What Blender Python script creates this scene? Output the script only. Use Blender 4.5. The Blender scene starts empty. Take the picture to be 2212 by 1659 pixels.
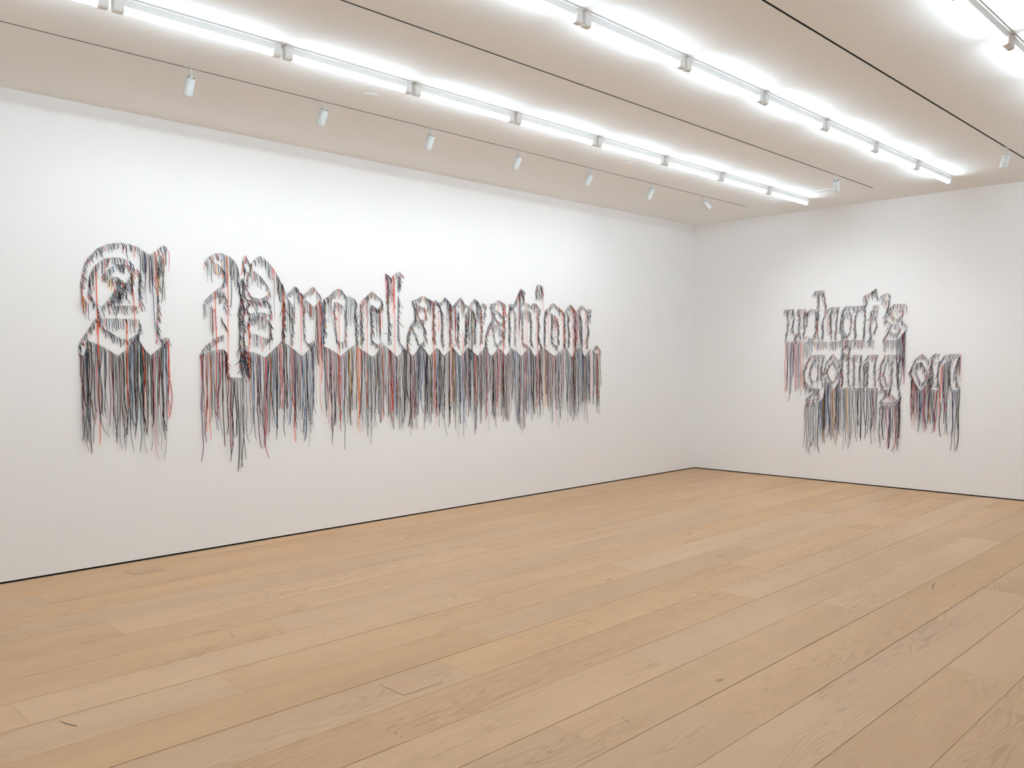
import bpy, bmesh, math, random
from mathutils import Vector, Matrix

# ------------------------------------------------------------------ scene, camera, light
scene = bpy.context.scene
C = scene.collection
H = 3.33                       # ceiling height (m); left wall is y=0, right wall is x=0
cam_data = bpy.data.cameras.new('camera')
cam_data.sensor_width = 36.0
cam_data.lens = 29.546
cam_data.clip_start = 0.05
cam = bpy.data.objects.new('camera', cam_data)
C.objects.link(cam)
_yaw, _pitch, _roll = 0.7858367, -0.0268689, -0.0043956
_f = Vector((math.cos(_yaw)*math.cos(_pitch), math.sin(_yaw)*math.cos(_pitch), math.sin(_pitch)))
_r = Vector((math.sin(_yaw), -math.cos(_yaw), 0)); _u = _r.cross(_f)
_r2 = math.cos(_roll)*_r + math.sin(_roll)*_u
_u2 = -math.sin(_roll)*_r + math.cos(_roll)*_u
cam.matrix_world = Matrix(((_r2.x, _u2.x, -_f.x, -9.961), (_r2.y, _u2.y, -_f.y, -6.408), (_r2.z, _u2.z, -_f.z, 1.4834), (0, 0, 0, 1)))
scene.camera = cam

world = bpy.data.worlds.new('world'); scene.world = world
world.use_nodes = True
world.node_tree.nodes['Background'].inputs['Color'].default_value = (0.9, 0.95, 1, 1)
world.node_tree.nodes['Background'].inputs['Strength'].default_value = 0.02

scene.view_settings.view_transform = 'Standard'
scene.view_settings.look = 'None'
scene.view_settings.gamma = 1.0
scene.view_settings.use_curve_mapping = False
scene.view_settings.exposure = 0.0
scene.cycles.use_denoising = True
scene.cycles.max_bounces = 8
scene.cycles.diffuse_bounces = 8
scene.cycles.glossy_bounces = 2
scene.cycles.use_light_tree = False
scene.cycles.use_adaptive_sampling = True
scene.cycles.adaptive_threshold = 0.02

TUBE_POWER = 35.5              # radiance of the fluorescent tubes
TUBE_COLOR = (0.815, 1.0, 1.135)
SPOT_WATT = 15.5               # each track spot
SPOT_COLOR = (0.92, 1.0, 1.07)
rnd = random.Random(7)

# ------------------------------------------------------------------ materials
def srgb(r, g, b):
    f = lambda c: (c/255/12.92) if c/255 <= 0.04045 else ((c/255+0.055)/1.055)**2.4
    return (f(r), f(g), f(b), 1)

def mat(name, col, rough=0.8, spec=0.3, bump=0.0, bump_scale=60.0, var=0.0, metal=0.0):
    m = bpy.data.materials.new(name); m.use_nodes = True
    nt = m.node_tree; b = nt.nodes['Principled BSDF']
    b.inputs['Roughness'].default_value = rough
    b.inputs['Specular IOR Level'].default_value = spec
    b.inputs['Metallic'].default_value = metal
    b.inputs['Base Color'].default_value = col
    if var <= 0 and bump <= 0: return m
    tc = nt.nodes.new('ShaderNodeTexCoord')
    nz = nt.nodes.new('ShaderNodeTexNoise'); nz.inputs['Scale'].default_value = bump_scale; nz.inputs['Detail'].default_value = 1.5
    nt.links.new(tc.outputs['Object'], nz.inputs['Vector'])
    if var > 0:
        mx = nt.nodes.new('ShaderNodeMix'); mx.data_type = 'RGBA'
        mx.inputs['A'].default_value = tuple(c*(1-var) for c in col[:3])+(1,)
        mx.inputs['B'].default_value = tuple(min(1, c*(1+var)) for c in col[:3])+(1,)
        nt.links.new(nz.outputs['Fac'], mx.inputs['Factor'])
        nt.links.new(mx.outputs['Result'], b.inputs['Base Color'])
    if bump > 0:
        bp = nt.nodes.new('ShaderNodeBump'); bp.inputs['Strength'].default_value = bump; bp.inputs['Distance'].default_value = 0.002
        nt.links.new(nz.outputs['Fac'], bp.inputs['Height'])
        nt.links.new(bp.outputs['Normal'], b.inputs['Normal'])
    return m

M_WALL = mat('wall_paint', (0.915, 0.915, 0.913, 1), 0.9, 0.2, 0.0, 3.0, 0.006)
M_CEIL = mat('ceiling_paint', (0.905, 0.902, 0.893, 1), 0.92, 0.15, 0.0, 3.0, 0.006)
M_GAP = mat('shadow_gap_black', (0.004, 0.004, 0.004, 1), 0.7, 0.1)
M_SUB = mat('subfloor_brown', (0.03, 0.02, 0.013, 1), 0.9, 0.1)
M_WHITE = mat('white_enamel', (0.80, 0.80, 0.79, 1), 0.45, 0.4, 0.0, 80)
M_PLASTIC = mat('white_plastic', (0.82, 0.82, 0.81, 1), 0.5, 0.4, 0.0, 80, 0.01)
M_SPOT = mat('spotlight_white', (0.62, 0.63, 0.615, 1), 0.5, 0.35, 0.0, 90)
M_VENT = mat('vent_dark', (0.10, 0.10, 0.10, 1), 0.7, 0.2)
M_TRACK = mat('track_dark', (0.10, 0.097, 0.092, 1), 0.6, 0.3)
M_RAIL = mat('track_rail_grey', (0.34, 0.33, 0.32, 1), 0.5, 0.4)
M_SEAM_SHADE = mat('seam_shade_grey', (0.5, 0.5, 0.49, 1), 0.8, 0.2)

def wood_material(name, base, dark, contrast=1.0):
    m = bpy.data.materials.new(name); m.use_nodes = True
    nt = m.node_tree; N = nt.nodes.new; L = nt.links.new
    b = nt.nodes['Principled BSDF']
    b.inputs['Roughness'].default_value = 0.52
    b.inputs['Specular IOR Level'].default_value = 0.28
    tc = N('ShaderNodeTexCoord'); oi = N('ShaderNodeObjectInfo')
    rm = N('ShaderNodeMath'); rm.operation = 'MULTIPLY'; rm.inputs[1].default_value = 57.0
    L(oi.outputs['Random'], rm.inputs[0])
    cb = N('ShaderNodeCombineXYZ'); L(rm.outputs[0], cb.inputs[0]); L(rm.outputs[0], cb.inputs[1]); L(rm.outputs[0], cb.inputs[2])
    ad = N('ShaderNodeVectorMath'); ad.operation = 'ADD'; L(tc.outputs['Object'], ad.inputs[0]); L(cb.outputs[0], ad.inputs[1])
    def mapped(sx, sy):
        mp = N('ShaderNodeMapping'); mp.inputs['Scale'].default_value = (sx, sy, 1); L(ad.outputs[0], mp.inputs['Vector']); return mp
    # cathedral figure: contour lines of a stretched noise
    m1 = mapped(0.55, 4.2); n1 = N('ShaderNodeTexNoise'); n1.inputs['Scale'].default_value = 1.6; n1.inputs['Detail'].default_value = 2.5; n1.inputs['Roughness'].default_value = 0.45
    L(m1.outputs[0], n1.inputs['Vector'])
    k = N('ShaderNodeMath'); k.operation = 'MULTIPLY'; k.inputs[1].default_value = 120.0; L(n1.outputs['Fac'], k.inputs[0])
    sn = N('ShaderNodeMath'); sn.operation = 'SINE'; L(k.outputs[0], sn.inputs[0])
    rp = N('ShaderNodeMapRange'); rp.inputs['From Min'].default_value = 0.2; rp.inputs['From Max'].default_value = 1.0; L(sn.outputs[0], rp.inputs['Value'])
    # where the figure shows
    m4 = mapped(0.35, 2.0); n4 = N('ShaderNodeTexNoise'); n4.inputs['Scale'].default_value = 1.7; n4.inputs['Detail'].default_value = 2; L(m4.outputs[0], n4.inputs['Vector'])
    r4 = N('ShaderNodeMapRange'); r4.inputs['From Min'].default_value = 0.45; r4.inputs['From Max'].default_value = 0.68; r4.inputs['To Max'].default_value = 0.46*contrast; L(n4.outputs['Fac'], r4.inputs['Value'])
    fg = N('ShaderNodeMath'); fg.operation = 'MULTIPLY'; L(rp.outputs[0], fg.inputs[0]); L(r4.outputs[0], fg.inputs[1])
    # fine fibres
    m2 = mapped(2.2, 90.0); n2 = N('ShaderNodeTexNoise'); n2.inputs['Scale'].default_value = 3.0; n2.inputs['Detail'].default_value = 3; L(m2.outputs[0], n2.inputs['Vector'])
    r2 = N('ShaderNodeMapRange'); r2.inputs['From Min'].default_value = 0.3; r2.inputs['From Max'].default_value = 0.75; r2.inputs['To Max'].default_value = 0.42*contrast; L(n2.outputs['Fac'], r2.inputs['Value'])
    # broad tone
    m3 = mapped(0.5, 3.0); n3 = N('ShaderNodeTexNoise'); n3.inputs['Scale'].default_value = 1.3; n3.inputs['Detail'].default_value = 3; L(m3.outputs[0], n3.inputs['Vector'])
    r3 = N('ShaderNodeMapRange'); r3.inputs['From Min'].default_value = 0.3; r3.inputs['From Max'].default_value = 0.7; r3.inputs['To Max'].default_value = 0.34*contrast; L(n3.outputs['Fac'], r3.inputs['Value'])
    s1 = N('ShaderNodeMath'); L(fg.outputs[0], s1.inputs[0]); L(r2.outputs[0], s1.inputs[1])
    s2 = N('ShaderNodeMath'); L(s1.outputs[0], s2.inputs[0]); L(r3.outputs[0], s2.inputs[1]); s2.use_clamp = True
    mx = N('ShaderNodeMix'); mx.data_type = 'RGBA'; mx.inputs['A'].default_value = base; mx.inputs['B'].default_value = dark
    L(s2.outputs[0], mx.inputs['Factor'])
    # knots: rare small dark eyes
    mk = mapped(1.5, 3.6); vk = N('ShaderNodeTexVoronoi'); vk.inputs['Scale'].default_value = 1.0; L(mk.outputs[0], vk.inputs['Vector'])
    vr = N('ShaderNodeMapRange'); vr.inputs['From Min'].default_value = 0.018; vr.inputs['From Max'].default_value = 0.06; vr.inputs['To Min'].default_value = 0.8; vr.inputs['To Max'].default_value = 0.0
    L(vk.outputs['Distance'], vr.inputs['Value'])
    sx = N('ShaderNodeSeparateColor'); L(vk.outputs['Color'], sx.inputs[0])
    gt = N('ShaderNodeMath'); gt.operation = 'GREATER_THAN'; gt.inputs[1].default_value = 0.72; L(sx.outputs[0], gt.inputs[0])
    kn = N('ShaderNodeMath'); kn.operation = 'MULTIPLY'; L(vr.outputs[0], kn.inputs[0]); L(gt.outputs[0], kn.inputs[1])
    mk2 = N('ShaderNodeMix'); mk2.data_type = 'RGBA'; mk2.inputs['B'].default_value = (dark[0]*0.35, dark[1]*0.3, dark[2]*0.28, 1)
    L(kn.outputs[0], mk2.inputs['Factor']); L(mx.outputs['Result'], mk2.inputs['A'])
    # plank to plank tone
    hs = N('ShaderNodeHueSaturation'); L(mk2.outputs['Result'], hs.inputs['Color'])
    vv = N('ShaderNodeMapRange'); vv.inputs['To Min'].default_value = 0.94; vv.inputs['To Max'].default_value = 1.05; L(oi.outputs['Random'], vv.inputs['Value'])
    L(vv.outputs[0], hs.inputs['Value'])
    fr = N('ShaderNodeMath'); fr.operation = 'FRACT'; L(rm.outputs[0], fr.inputs[0])
    sv = N('ShaderNodeMapRange'); sv.inputs['To Min'].default_value = 0.92; sv.inputs['To Max'].default_value = 1.06; L(fr.outputs[0], sv.inputs['Value'])
    L(sv.outputs[0], hs.inputs['Saturation'])
    L(hs.outputs[0], b.inputs['Base Color'])
    return m

M_OAK = wood_material('pale_oak', (0.675, 0.44, 0.262, 1), (0.45, 0.28, 0.158, 1))
M_HATCH = wood_material('hatch_oak', (0.625, 0.40, 0.236, 1), (0.44, 0.27, 0.155, 1), 0.9)

def emit(name, col, strength):
    m = bpy.data.materials.new(name); m.use_nodes = True
    nt = m.node_tree; nt.nodes.remove(nt.nodes['Principled BSDF'])
    e = nt.nodes.new('ShaderNodeEmission'); e.inputs['Color'].default_value = (*col, 1); e.inputs['Strength'].default_value = strength
    nt.links.new(e.outputs[0], nt.nodes['Material Output'].inputs['Surface'])
    return m
M_TUBE = emit('tube_glow', TUBE_COLOR, TUBE_POWER)
M_LENS = emit('spot_lens', SPOT_COLOR, 6.0)

# ------------------------------------------------------------------ helpers
def add_box(bm, x0, x1, y0, y1, z0, z1, bevel=0.0, segs=2):
    vs = [bm.verts.new((x, y, z)) for x in (x0, x1) for y in (y0, y1) for z in (z0, z1)]
    fs = [bm.faces.new([vs[i] for i in q]) for q in ((0,1,3,2),(4,6,7,5),(0,4,5,1),(2,3,7,6),(0,2,6,4),(1,5,7,3))]
    bmesh.ops.recalc_face_normals(bm, faces=fs)
    if bevel:
        es = list({e for f in fs for e in f.edges})
        bmesh.ops.bevel(bm, geom=es, offset=bevel, segments=segs, affect='EDGES', profile=0.6)

def add_cyl(bm, p0, p1, r0, r1=None, n=20, caps=True):
    p0, p1 = Vector(p0), Vector(p1); r1 = r0 if r1 is None else r1
    ax = (p1-p0).normalized()
    t = ax.orthogonal().normalized(); s = ax.cross(t)
    A = [bm.verts.new(p0+r0*(math.cos(2*math.pi*i/n)*t+math.sin(2*math.pi*i/n)*s)) for i in range(n)]
    B = [bm.verts.new(p1+r1*(math.cos(2*math.pi*i/n)*t+math.sin(2*math.pi*i/n)*s)) for i in range(n)]
    for i in range(n):
        f = bm.faces.new((A[i], A[(i+1) % n], B[(i+1) % n], B[i])); f.smooth = True
    if caps:
        bm.faces.new(A[::-1]); bm.faces.new(B)

def lathe(bm, prof, n=28, M=None):
    """profile [(r, z)] turned about the z axis"""
    rings = []
    for r, z in prof:
        rings.append([bm.verts.new((r*math.cos(2*math.pi*i/n), r*math.sin(2*math.pi*i/n), z)) for i in range(n)])
    fs = []
    for a, b2 in zip(rings, rings[1:]):
        for i in range(n):
            f = bm.faces.new((a[i], a[(i+1) % n], b2[(i+1) % n], b2[i])); f.smooth = True; fs.append(f)
    fs.append(bm.faces.new(rings[0][::-1])); fs.append(bm.faces.new(rings[-1]))
    bmesh.ops.recalc_face_normals(bm, faces=fs)
    if M is not None:
        bmesh.ops.transform(bm, matrix=M, verts=[v for r in rings for v in r])

def mesh_of(name, bm):
    me = bpy.data.meshes.new(name); bm.to_mesh(me); bm.free(); return me

def obj(name, me, material=None, parent=None, loc=(0, 0, 0)):
    if isinstance(me, bmesh.types.BMesh):
        me = mesh_of(name, me)
    if material is not None and not me.materials:
        me.materials.append(material)
    o = bpy.data.objects.new(name, me); C.objects.link(o); o.location = loc
    if parent is not None: o.parent = parent
    return o

def empty(name, loc):
    o = bpy.data.objects.new(name, None); C.objects.link(o); o.location = loc
    o.empty_display_size = 0.1
    return o

def tag(o, label, cat=None, group=None, kind=None):
    o['label'] = label
    if cat: o['category'] = cat
    if group: o['group'] = group
    if kind: o['kind'] = kind
    return o

def box_obj(name, x0, x1, y0, y1, z0, z1, material, parent=None, bevel=0.0):
    bm = bmesh.new(); cx, cy, cz = (x0+x1)/2, (y0+y1)/2, z0
    add_box(bm, x0-cx, x1-cx, y0-cy, y1-cy, z0-cz, z1-cz, bevel)
    return obj(name, bm, material, parent, (cx, cy, cz))

# ------------------------------------------------------------------ room shell
X0, Y0 = -13.2, -9.6
GAP = 0.0125
tag(box_obj('wall_left', X0-0.15, 0.15, 0.0, 0.15, GAP, H+0.12, M_WALL), 'long white gallery wall carrying the longer lace word', 'wall', kind='structure')
tag(box_obj('wall_right', 0.0, 0.15, Y0-0.15, 0.0, GAP, H+0.12, M_WALL), 'short white gallery wall carrying the smaller lace words', 'wall', kind='structure')
tag(box_obj('wall_back', X0-0.15, X0, Y0-0.15, 0.0, GAP, H+0.12, M_WALL), 'white wall behind the camera', 'wall', kind='structure')
tag(box_obj('wall_near', X0, 0.0, Y0-0.15, Y0, GAP, H+0.12, M_WALL), 'white wall opposite the long lettered wall', 'wall', kind='structure')
tag(box_obj('shadow_gap_left', X0, 0.012, 0.006, 0.02, -0.03, GAP, M_GAP), 'black shadow gap under the long white wall', 'shadow gap', kind='structure')  # shade of the open gap under the wall, put in as a black strip
tag(box_obj('shadow_gap_right', 0.006, 0.02, Y0, 0.006, -0.03, GAP, M_GAP), 'black shadow gap under the short white wall', 'shadow gap', kind='structure')  # black strip giving the gap its shade along this wall too

# floor: dark subfloor with oak planks as separate pieces
floor = box_obj('floor', X0-0.1, 0.1, Y0-0.1, 0.1, -0.10, -0.021, M_SUB)
tag(floor, 'pale oak plank floor of the gallery room', 'floor', kind='structure')
PW = 0.0917*H
joints = {0: [-6.48], 1: [-5.95], 2: [-5.55, -8.34], 3: [-4.33, -7.10], 4: [-3.73, -8.61], 5: [-2.43, -5.42, -8.24], 6: [-2.03, -5.06, -7.26],
          7: [-2.74, -4.54, -7.59], 8: [-1.30, -3.57, -6.41, -8.95], 9: [-2.11, -5.18, -8.16], 10: [-1.10, -3.97, -6.90], 11: [-1.86, -4.54, -7.31],
          12: [-2.85, -5.23, -7.96], 13: [-3.56, -6.57], 14: [-2.35, -5.03, -7.46], 15: [-4.57, -6.87], 16: [-3.98, -6.44], 17: [-5.64]}
rows = int(-Y0/PW)+2
seam = 0.0014
for k in range(rows):
    y1 = 0.005 if k == 0 else -(k-0.5)*PW
    y0 = max(-(k+0.5)*PW, Y0)
    if y1-y0 < 0.02: continue
    js = sorted(joints.get(k, []), reverse=True)
    # complete the row with plank lengths like the ones in view
    xs = [0.005]
    if js:
        first = js[0]
        while first < -3.3:
            first += rnd.uniform(2.2, 3.0)
            if first < -0.25: js.append(first)
        js = sorted(js, reverse=True)
    x = js[-1] if js else -rnd.uniform(0.6, 2.8)
    if not js: js = [x]
    while x-2.0 > X0:
        x -= rnd.uniform(2.4, 3.0); js.append(x)
    xs += [j for j in js if j > X0+0.3] + [X0]
    for a, b2 in zip(xs, xs[1:]):
        g = seam*rnd.uniform(0.5, 1.5)
        box_obj('plank', b2+0.0004, a-0.0004, y0+g, y1-g, -0.020, rnd.uniform(-0.0004, 0.0004), M_OAK, floor, bevel=0.0007)
for o in list(floor.children):
    o.location = o.location - floor.location

M_SCUFF = mat('scuff_grey', (0.17, 0.135, 0.10, 1), 0.8, 0.1)
# flush hatches let into the planks
hatch_spots = [(-7.60, -0.31, 'flush oak floor hatch beside the long wall below the capital A'), (-7.58, -3.36, 'flush oak floor hatch in the foreground planks'),
               (-2.52, -0.315, 'flush oak floor hatch beside the long wall towards the corner'), (-2.49, -3.35, 'flush oak floor hatch in mid floor in front of the short wall'),
               (-0.31, -3.36, 'flush oak floor hatch hard against the short wall')]
for hx, hy, lab in hatch_spots:
    t = empty('floor_hatch', (hx, hy, 0.0004)); tag(t, lab, 'floor hatch', 'flush hatches in the oak floor')
    bm = bmesh.new(); w, d, r = 0.112, 0.09, 0.0015
    for (a, b2, c, e) in ((-w, w, d-r, d), (-w, w, -d, -d+r), (-w, -w+r, -d+r, d-r), (w-r, w, -d+r, d-r)):
        add_box(bm, a, b2, c, e, 0.0, 0.0003)
    obj('joint', bm, M_SCUFF, t)
    bm = bmesh.new(); add_box(bm, -w+r, w-r, -d+r, d-r, 0.0, 0.0007)
    obj('lid', bm, M_HATCH, t)

# scuffs on the boards
M_SCUFF2 = mat('scuff_faint', (0.36, 0.26, 0.175, 1), 0.8, 0.1)
SCUFFS = [([(-8.856, -2.638), (-8.845, -2.689), (-8.829, -2.726), (-8.82, -2.746)], 1), ([(-7.994, -2.186), (-8.061, -2.257), (-8.127, -2.335)], 0), ([(-7.829, -2.081), (-7.84, -2.152)], 1), ([(-4.034, -4.464), (-4.138, -4.481), (-4.254, -4.516)], 1), ([(-3.9, -4.517), (-4.11, -4.599)], 0), ([(-7.503, -2.498), (-7.514, -2.532)], 1), ([(-7.202, -4.285), (-7.223, -4.343)], 1), ([(-3.849, -4.349), (-3.889, -4.373)], 1)]
for pts, strong in SCUFFS:
    bm = bmesh.new(); w = 0.0035 if strong else 0.0028
    vs = []
    for i, (px, py) in enumerate(pts):
        a = Vector(pts[max(i-1, 0)]); b2 = Vector(pts[min(i+1, len(pts)-1)]); d = (b2-a).normalized(); n = Vector((-d.y, d.x))
        ww = w*(0.35 if i in (0, len(pts)-1) else 1.0)
        vs.append([bm.verts.new((px+s*ww*n.x-pts[0][0], py+s*ww*n.y-pts[0][1], 0)) for s in (-1, 1)])
    for a, b2 in zip(vs, vs[1:]): bm.faces.new((a[0], b2[0], b2[1], a[1]))
    bmesh.ops.recalc_face_normals(bm, faces=bm.faces[:])
    o = obj('scuff_mark', bm, M_SCUFF if strong else M_SCUFF2, floor, Vector((pts[0][0], pts[0][1], 0.0008))-floor.location)

# ceiling with three recessed track slots
TRACK_Y = [-1.218, -2.728, -4.238]; SLOT = 0.017; TRACK_END = -0.79
bm = bmesh.new()
edges = [0.0] + [v for y in TRACK_Y for v in (y+SLOT/2, y-SLOT/2)] + [Y0]
for i in range(0, len(edges), 2):
    add_box(bm, X0, TRACK_END, edges[i+1], edges[i], H, H+0.1)
add_box(bm, TRACK_END, 0.0, Y0, 0.0, H, H+0.1)
add_box(bm, X0, TRACK_END, Y0, 0.0, H+0.1, H+0.12)
tag(obj('ceiling', bm, M_CEIL), 'flat white gallery ceiling with thin track slots', 'ceiling', kind='structure')
for y, lab in zip(TRACK_Y, ('thin dark recessed lighting track nearest the long wall, carrying seven spotlights', 'thin dark recessed lighting track between the two full rows of tubes', 'thin dark recessed lighting track crossing the upper right corner')):
    t = empty('lighting_track', (TRACK_END, y, H)); tag(t, lab, 'lighting track', 'recessed lighting tracks')
    bm = bmesh.new(); l = X0-TRACK_END; h = SLOT/2-0.0005
    add_box(bm, l, -0.002, -h, h, 0.022, 0.026)
    add_box(bm, l, -0.002, -h, -h+0.0015, 0.002, 0.022)
    add_box(bm, l, -0.002, h-0.0015, h, 0.002, 0.022)
    obj('channel', bm, M_TRACK, t)
    bm = bmesh.new(); add_box(bm, l, -0.004, -0.0015, 0.0015, 0.010, 0.0215)
    obj('conductor_rail', bm, M_RAIL, t)

# ------------------------------------------------------------------ fluorescent battens
FL, PITCH = 0.930, 0.957
def holder_mesh():
    bm = bmesh.new(); w, top, bot, r, n = 0.021, -0.008, -0.081, 0.016, 5
    prof = [(-w, top)]
    prof += [(-w+r-r*math.cos(a), bot+r-r*math.sin(a)) for a in [i*math.pi/2/n for i in range(n+1)]]
    prof += [(w-r+r*math.sin(a), bot+r-r*math.cos(a)) for a in [i*math.pi/2/n for i in range(n+1)]]
    prof += [(w, top)]
    A = [bm.verts.new((0, y, z)) for y, z in prof]; B = [bm.verts.new((0.05, y, z)) for y, z in prof]
    m = len(prof)
    for i in range(m): bm.faces.new((A[i], A[(i+1) % m], B[(i+1) % m], B[i]))
    bm.faces.new(A[::-1]); bm.faces.new(B)
    bmesh.ops.recalc_face_normals(bm, faces=bm.faces[:])
    bmesh.ops.bevel(bm, geom=[e for e in bm.edges if abs(e.verts[0].co.x-e.verts[1].co.x) < 1e-6], offset=0.0015, segments=1, affect='EDGES')
    me = mesh_of('holder', bm); me.materials.append(M_PLASTIC); return me
ME_HOLD = holder_mesh()
bm = bmesh.new(); add_box(bm, -FL, 0, -0.0322, 0.0322, -0.0016, 0.0); ME_GAP_SHADOW = mesh_of('seam_shade', bm); ME_GAP_SHADOW.materials.append(M_SEAM_SHADE)  # thin grey strip drawing the shadow line between fixture and ceiling
bm = bmesh.new(); add_box(bm, -FL, 0, -0.031, 0.031, -0.011, -0.0016, 0.0015); ME_CHAN = mesh_of('channel', bm); ME_CHAN.materials.append(M_WHITE)
bm = bmesh.new()
_pr = [(-0.0245, -0.010), (-0.0240, -0.014), (-0.0160, -0.044), (0.0160, -0.044), (0.0240, -0.014), (0.0245, -0.010)]
_A = [bm.verts.new((-FL+0.045, y, z)) for y, z in _pr]; _B = [bm.verts.new((-0.045, y, z)) for y, z in _pr]
for i in range(6): bm.faces.new((_A[i], _A[(i+1) % 6], _B[(i+1) % 6], _B[i]))
bm.faces.new(_A[::-1]); bm.faces.new(_B); bmesh.ops.recalc_face_normals(bm, faces=bm.faces[:])
ME_BODY = mesh_of('body', bm); ME_BODY.materials.append(M_WHITE)
bm = bmesh.new(); add_cyl(bm, (-FL+0.049, 0, -0.0635), (-0.049, 0, -0.0635), 0.0145, n=14); ME_TUBE = mesh_of('tube', bm); ME_TUBE.materials.append(M_TUBE)
bm = bmesh.new(); add_cyl(bm, (-0.0025, 0, -0.0625), (0.0025, 0, -0.0625), 0.0165, n=14); ME_CAP = mesh_of('cap', bm); ME_CAP.materials.append(M_VENT)
bm = bmesh.new(); add_cyl(bm, (0, -0.0212, -0.042), (0, -0.0206, -0.042), 0.002, n=8); ME_SCREW = mesh_of('screw', bm); ME_SCREW.materials.append(M_RAIL)

ORD = ['first', 'second', 'third', 'fourth', 'fifth', 'sixth', 'seventh', 'eighth', 'ninth', 'tenth']
ROWS = [(-2.003+0.0325, -0.725, 9, 'row nearest the long wall'), (-3.533+0.0325, -0.80, 8, 'middle row'), (-5.025+0.0325, -0.745, 6, 'row at the upper right')]
for y, xe, nvis, rowname in ROWS:
    k = 0
    while xe-k*PITCH-FL > (X0+0.05 if y > -4.5 else -9.5):
        t = empty('fluorescent_light', (xe-k*PITCH, y, H))
        vis = (k < nvis) and not (rowname.endswith('right') and k < 3)
        if vis:
            tag(t, 'lit white tube light, %s from the short wall in the %s' % (ORD[k], rowname), 'tube light', 'fluorescent tube lights on the ceiling')
        else:
            tag(t, 'lit white tube light beyond the edge of the picture', 'tube light', 'fluorescent tube lights out of view')
        for nm, me in (('gap_shadow', ME_GAP_SHADOW), ('base_channel', ME_CHAN), ('body', ME_BODY), ('tube', ME_TUBE)):
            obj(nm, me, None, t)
        for hx in (-FL, -0.05):
            h = obj('lamp_holder', ME_HOLD, None, t, (hx, 0, 0))
            obj('tube_collar', ME_CAP, None, h, (0.0485 if hx < -0.5 else 0.0015, 0, 0))
            if vis: obj('screw', ME_SCREW, None, h, (0.025, 0, 0))
        k += 1

# ------------------------------------------------------------------ track spotlights
def head_mesh():
    bm = bmesh.new()
    lathe(bm, [(0.0, 0.0), (0.0285, 0.0), (0.0300, -0.0015), (0.0300, -0.108), (0.0292, -0.112), (0.0262, -0.112), (0.0262, -0.100), (0.0, -0.100)], 28)
    me = mesh_of('head', bm); me.materials.append(M_SPOT); return me
ME_HEAD = head_mesh()
bm = bmesh.new()
for i in range(10):
    a = 2*math.pi*i/10
    add_cyl(bm, (0.0205*math.cos(a), 0.0205*math.sin(a), 0.0), (0.0205*math.cos(a), 0.0205*math.sin(a), 0.0006), 0.0042, n=8)
ME_VENT = mesh_of('vents', bm); ME_VENT.materials.append(M_VENT)
bm = bmesh.new(); add_cyl(bm, (0, 0, -0.100), (0, 0, -0.1005), 0.025, n=20); ME_LENS = mesh_of('lens', bm); ME_LENS.materials.append(M_LENS)
bm = bmesh.new(); add_cyl(bm, (0, 0, 0.004), (0, 0, -0.056), 0.0055, n=12); add_cyl(bm, (0, 0, -0.050), (0, 0, -0.060), 0.009, n=12); ME_STEM = mesh_of('stem', bm); ME_STEM.materials.append(M_SPOT)
bm = bmesh.new(); add_box(bm, -0.055, 0.055, -0.0065, 0.0065, -0.001, 0.008, 0.001); ME_ADPT = mesh_of('adapter', bm); ME_ADPT.materials.append(M_RAIL)

def spotlight(x, y, aim, tilt, label, watt, cone=150):
    t = empty('track_spotlight', (x, y, H)); tag(t, label, 'spotlight', 'white track spotlights')
    obj('track_adapter', ME_ADPT, None, t)
    obj('stem', ME_STEM, None, t)
    a = Vector((aim[0], aim[1])).normalized(); th = math.radians(tilt)
    d = Vector((a.x*math.sin(th), a.y*math.sin(th), -math.cos(th)))
    q = Vector((0, 0, -1)).rotation_difference(d)
    hd = obj('lamp_head', ME_HEAD, None, t, (0, 0, -0.056)); hd.rotation_mode = 'QUATERNION'; hd.rotation_quaternion = q
    obj('heat_vents', ME_VENT, None, hd)['kind'] = 'stuff'
    obj('lens', ME_LENS, None, hd)
    ld = bpy.data.lights.new('spot_beam', 'SPOT'); ld.energy = watt; ld.color = SPOT_COLOR
    ld.spot_size = math.radians(cone); ld.spot_blend = 1.0; ld.shadow_soft_size = 0.022
    lo = bpy.data.objects.new('spot_beam', ld); C.objects.link(lo); lo.parent = hd; lo.location = (0, 0, -0.114)
    return t
S1 = [(-7.614, 'white cylinder spotlight nearest the upper left, first on the track by the long wall'), (-6.646, 'second white spotlight from the left on the track by the long wall'),
      (-5.664, 'third white spotlight from the left on the track by the long wall'), (-4.676, 'fourth white spotlight from the left on the track by the long wall'),
      (-3.701, 'fifth white spotlight from the left on the track by the long wall'), (-2.700, 'sixth white spotlight from the left on the track by the long wall')]
for x, lab in S1:
    spotlight(x, TRACK_Y[0], (0, 1), 30, lab, SPOT_WATT)
spotlight(-1.725, TRACK_Y[0], (0.36, -0.33), 40, 'white spotlight tipped towards the short wall at the end of the first track', SPOT_WATT*1.9, 110)
spotlight(-1.700, TRACK_Y[1], (1.0, 0.3), 32, 'single white spotlight hanging from the middle track by the ceiling bracket', SPOT_WATT*1.9, 110)
spotlight(-1.660, TRACK_Y[2], (0.35, 0.57), 23, 'single white spotlight at the right edge on the third track', SPOT_WATT*1.9, 110)

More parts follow.
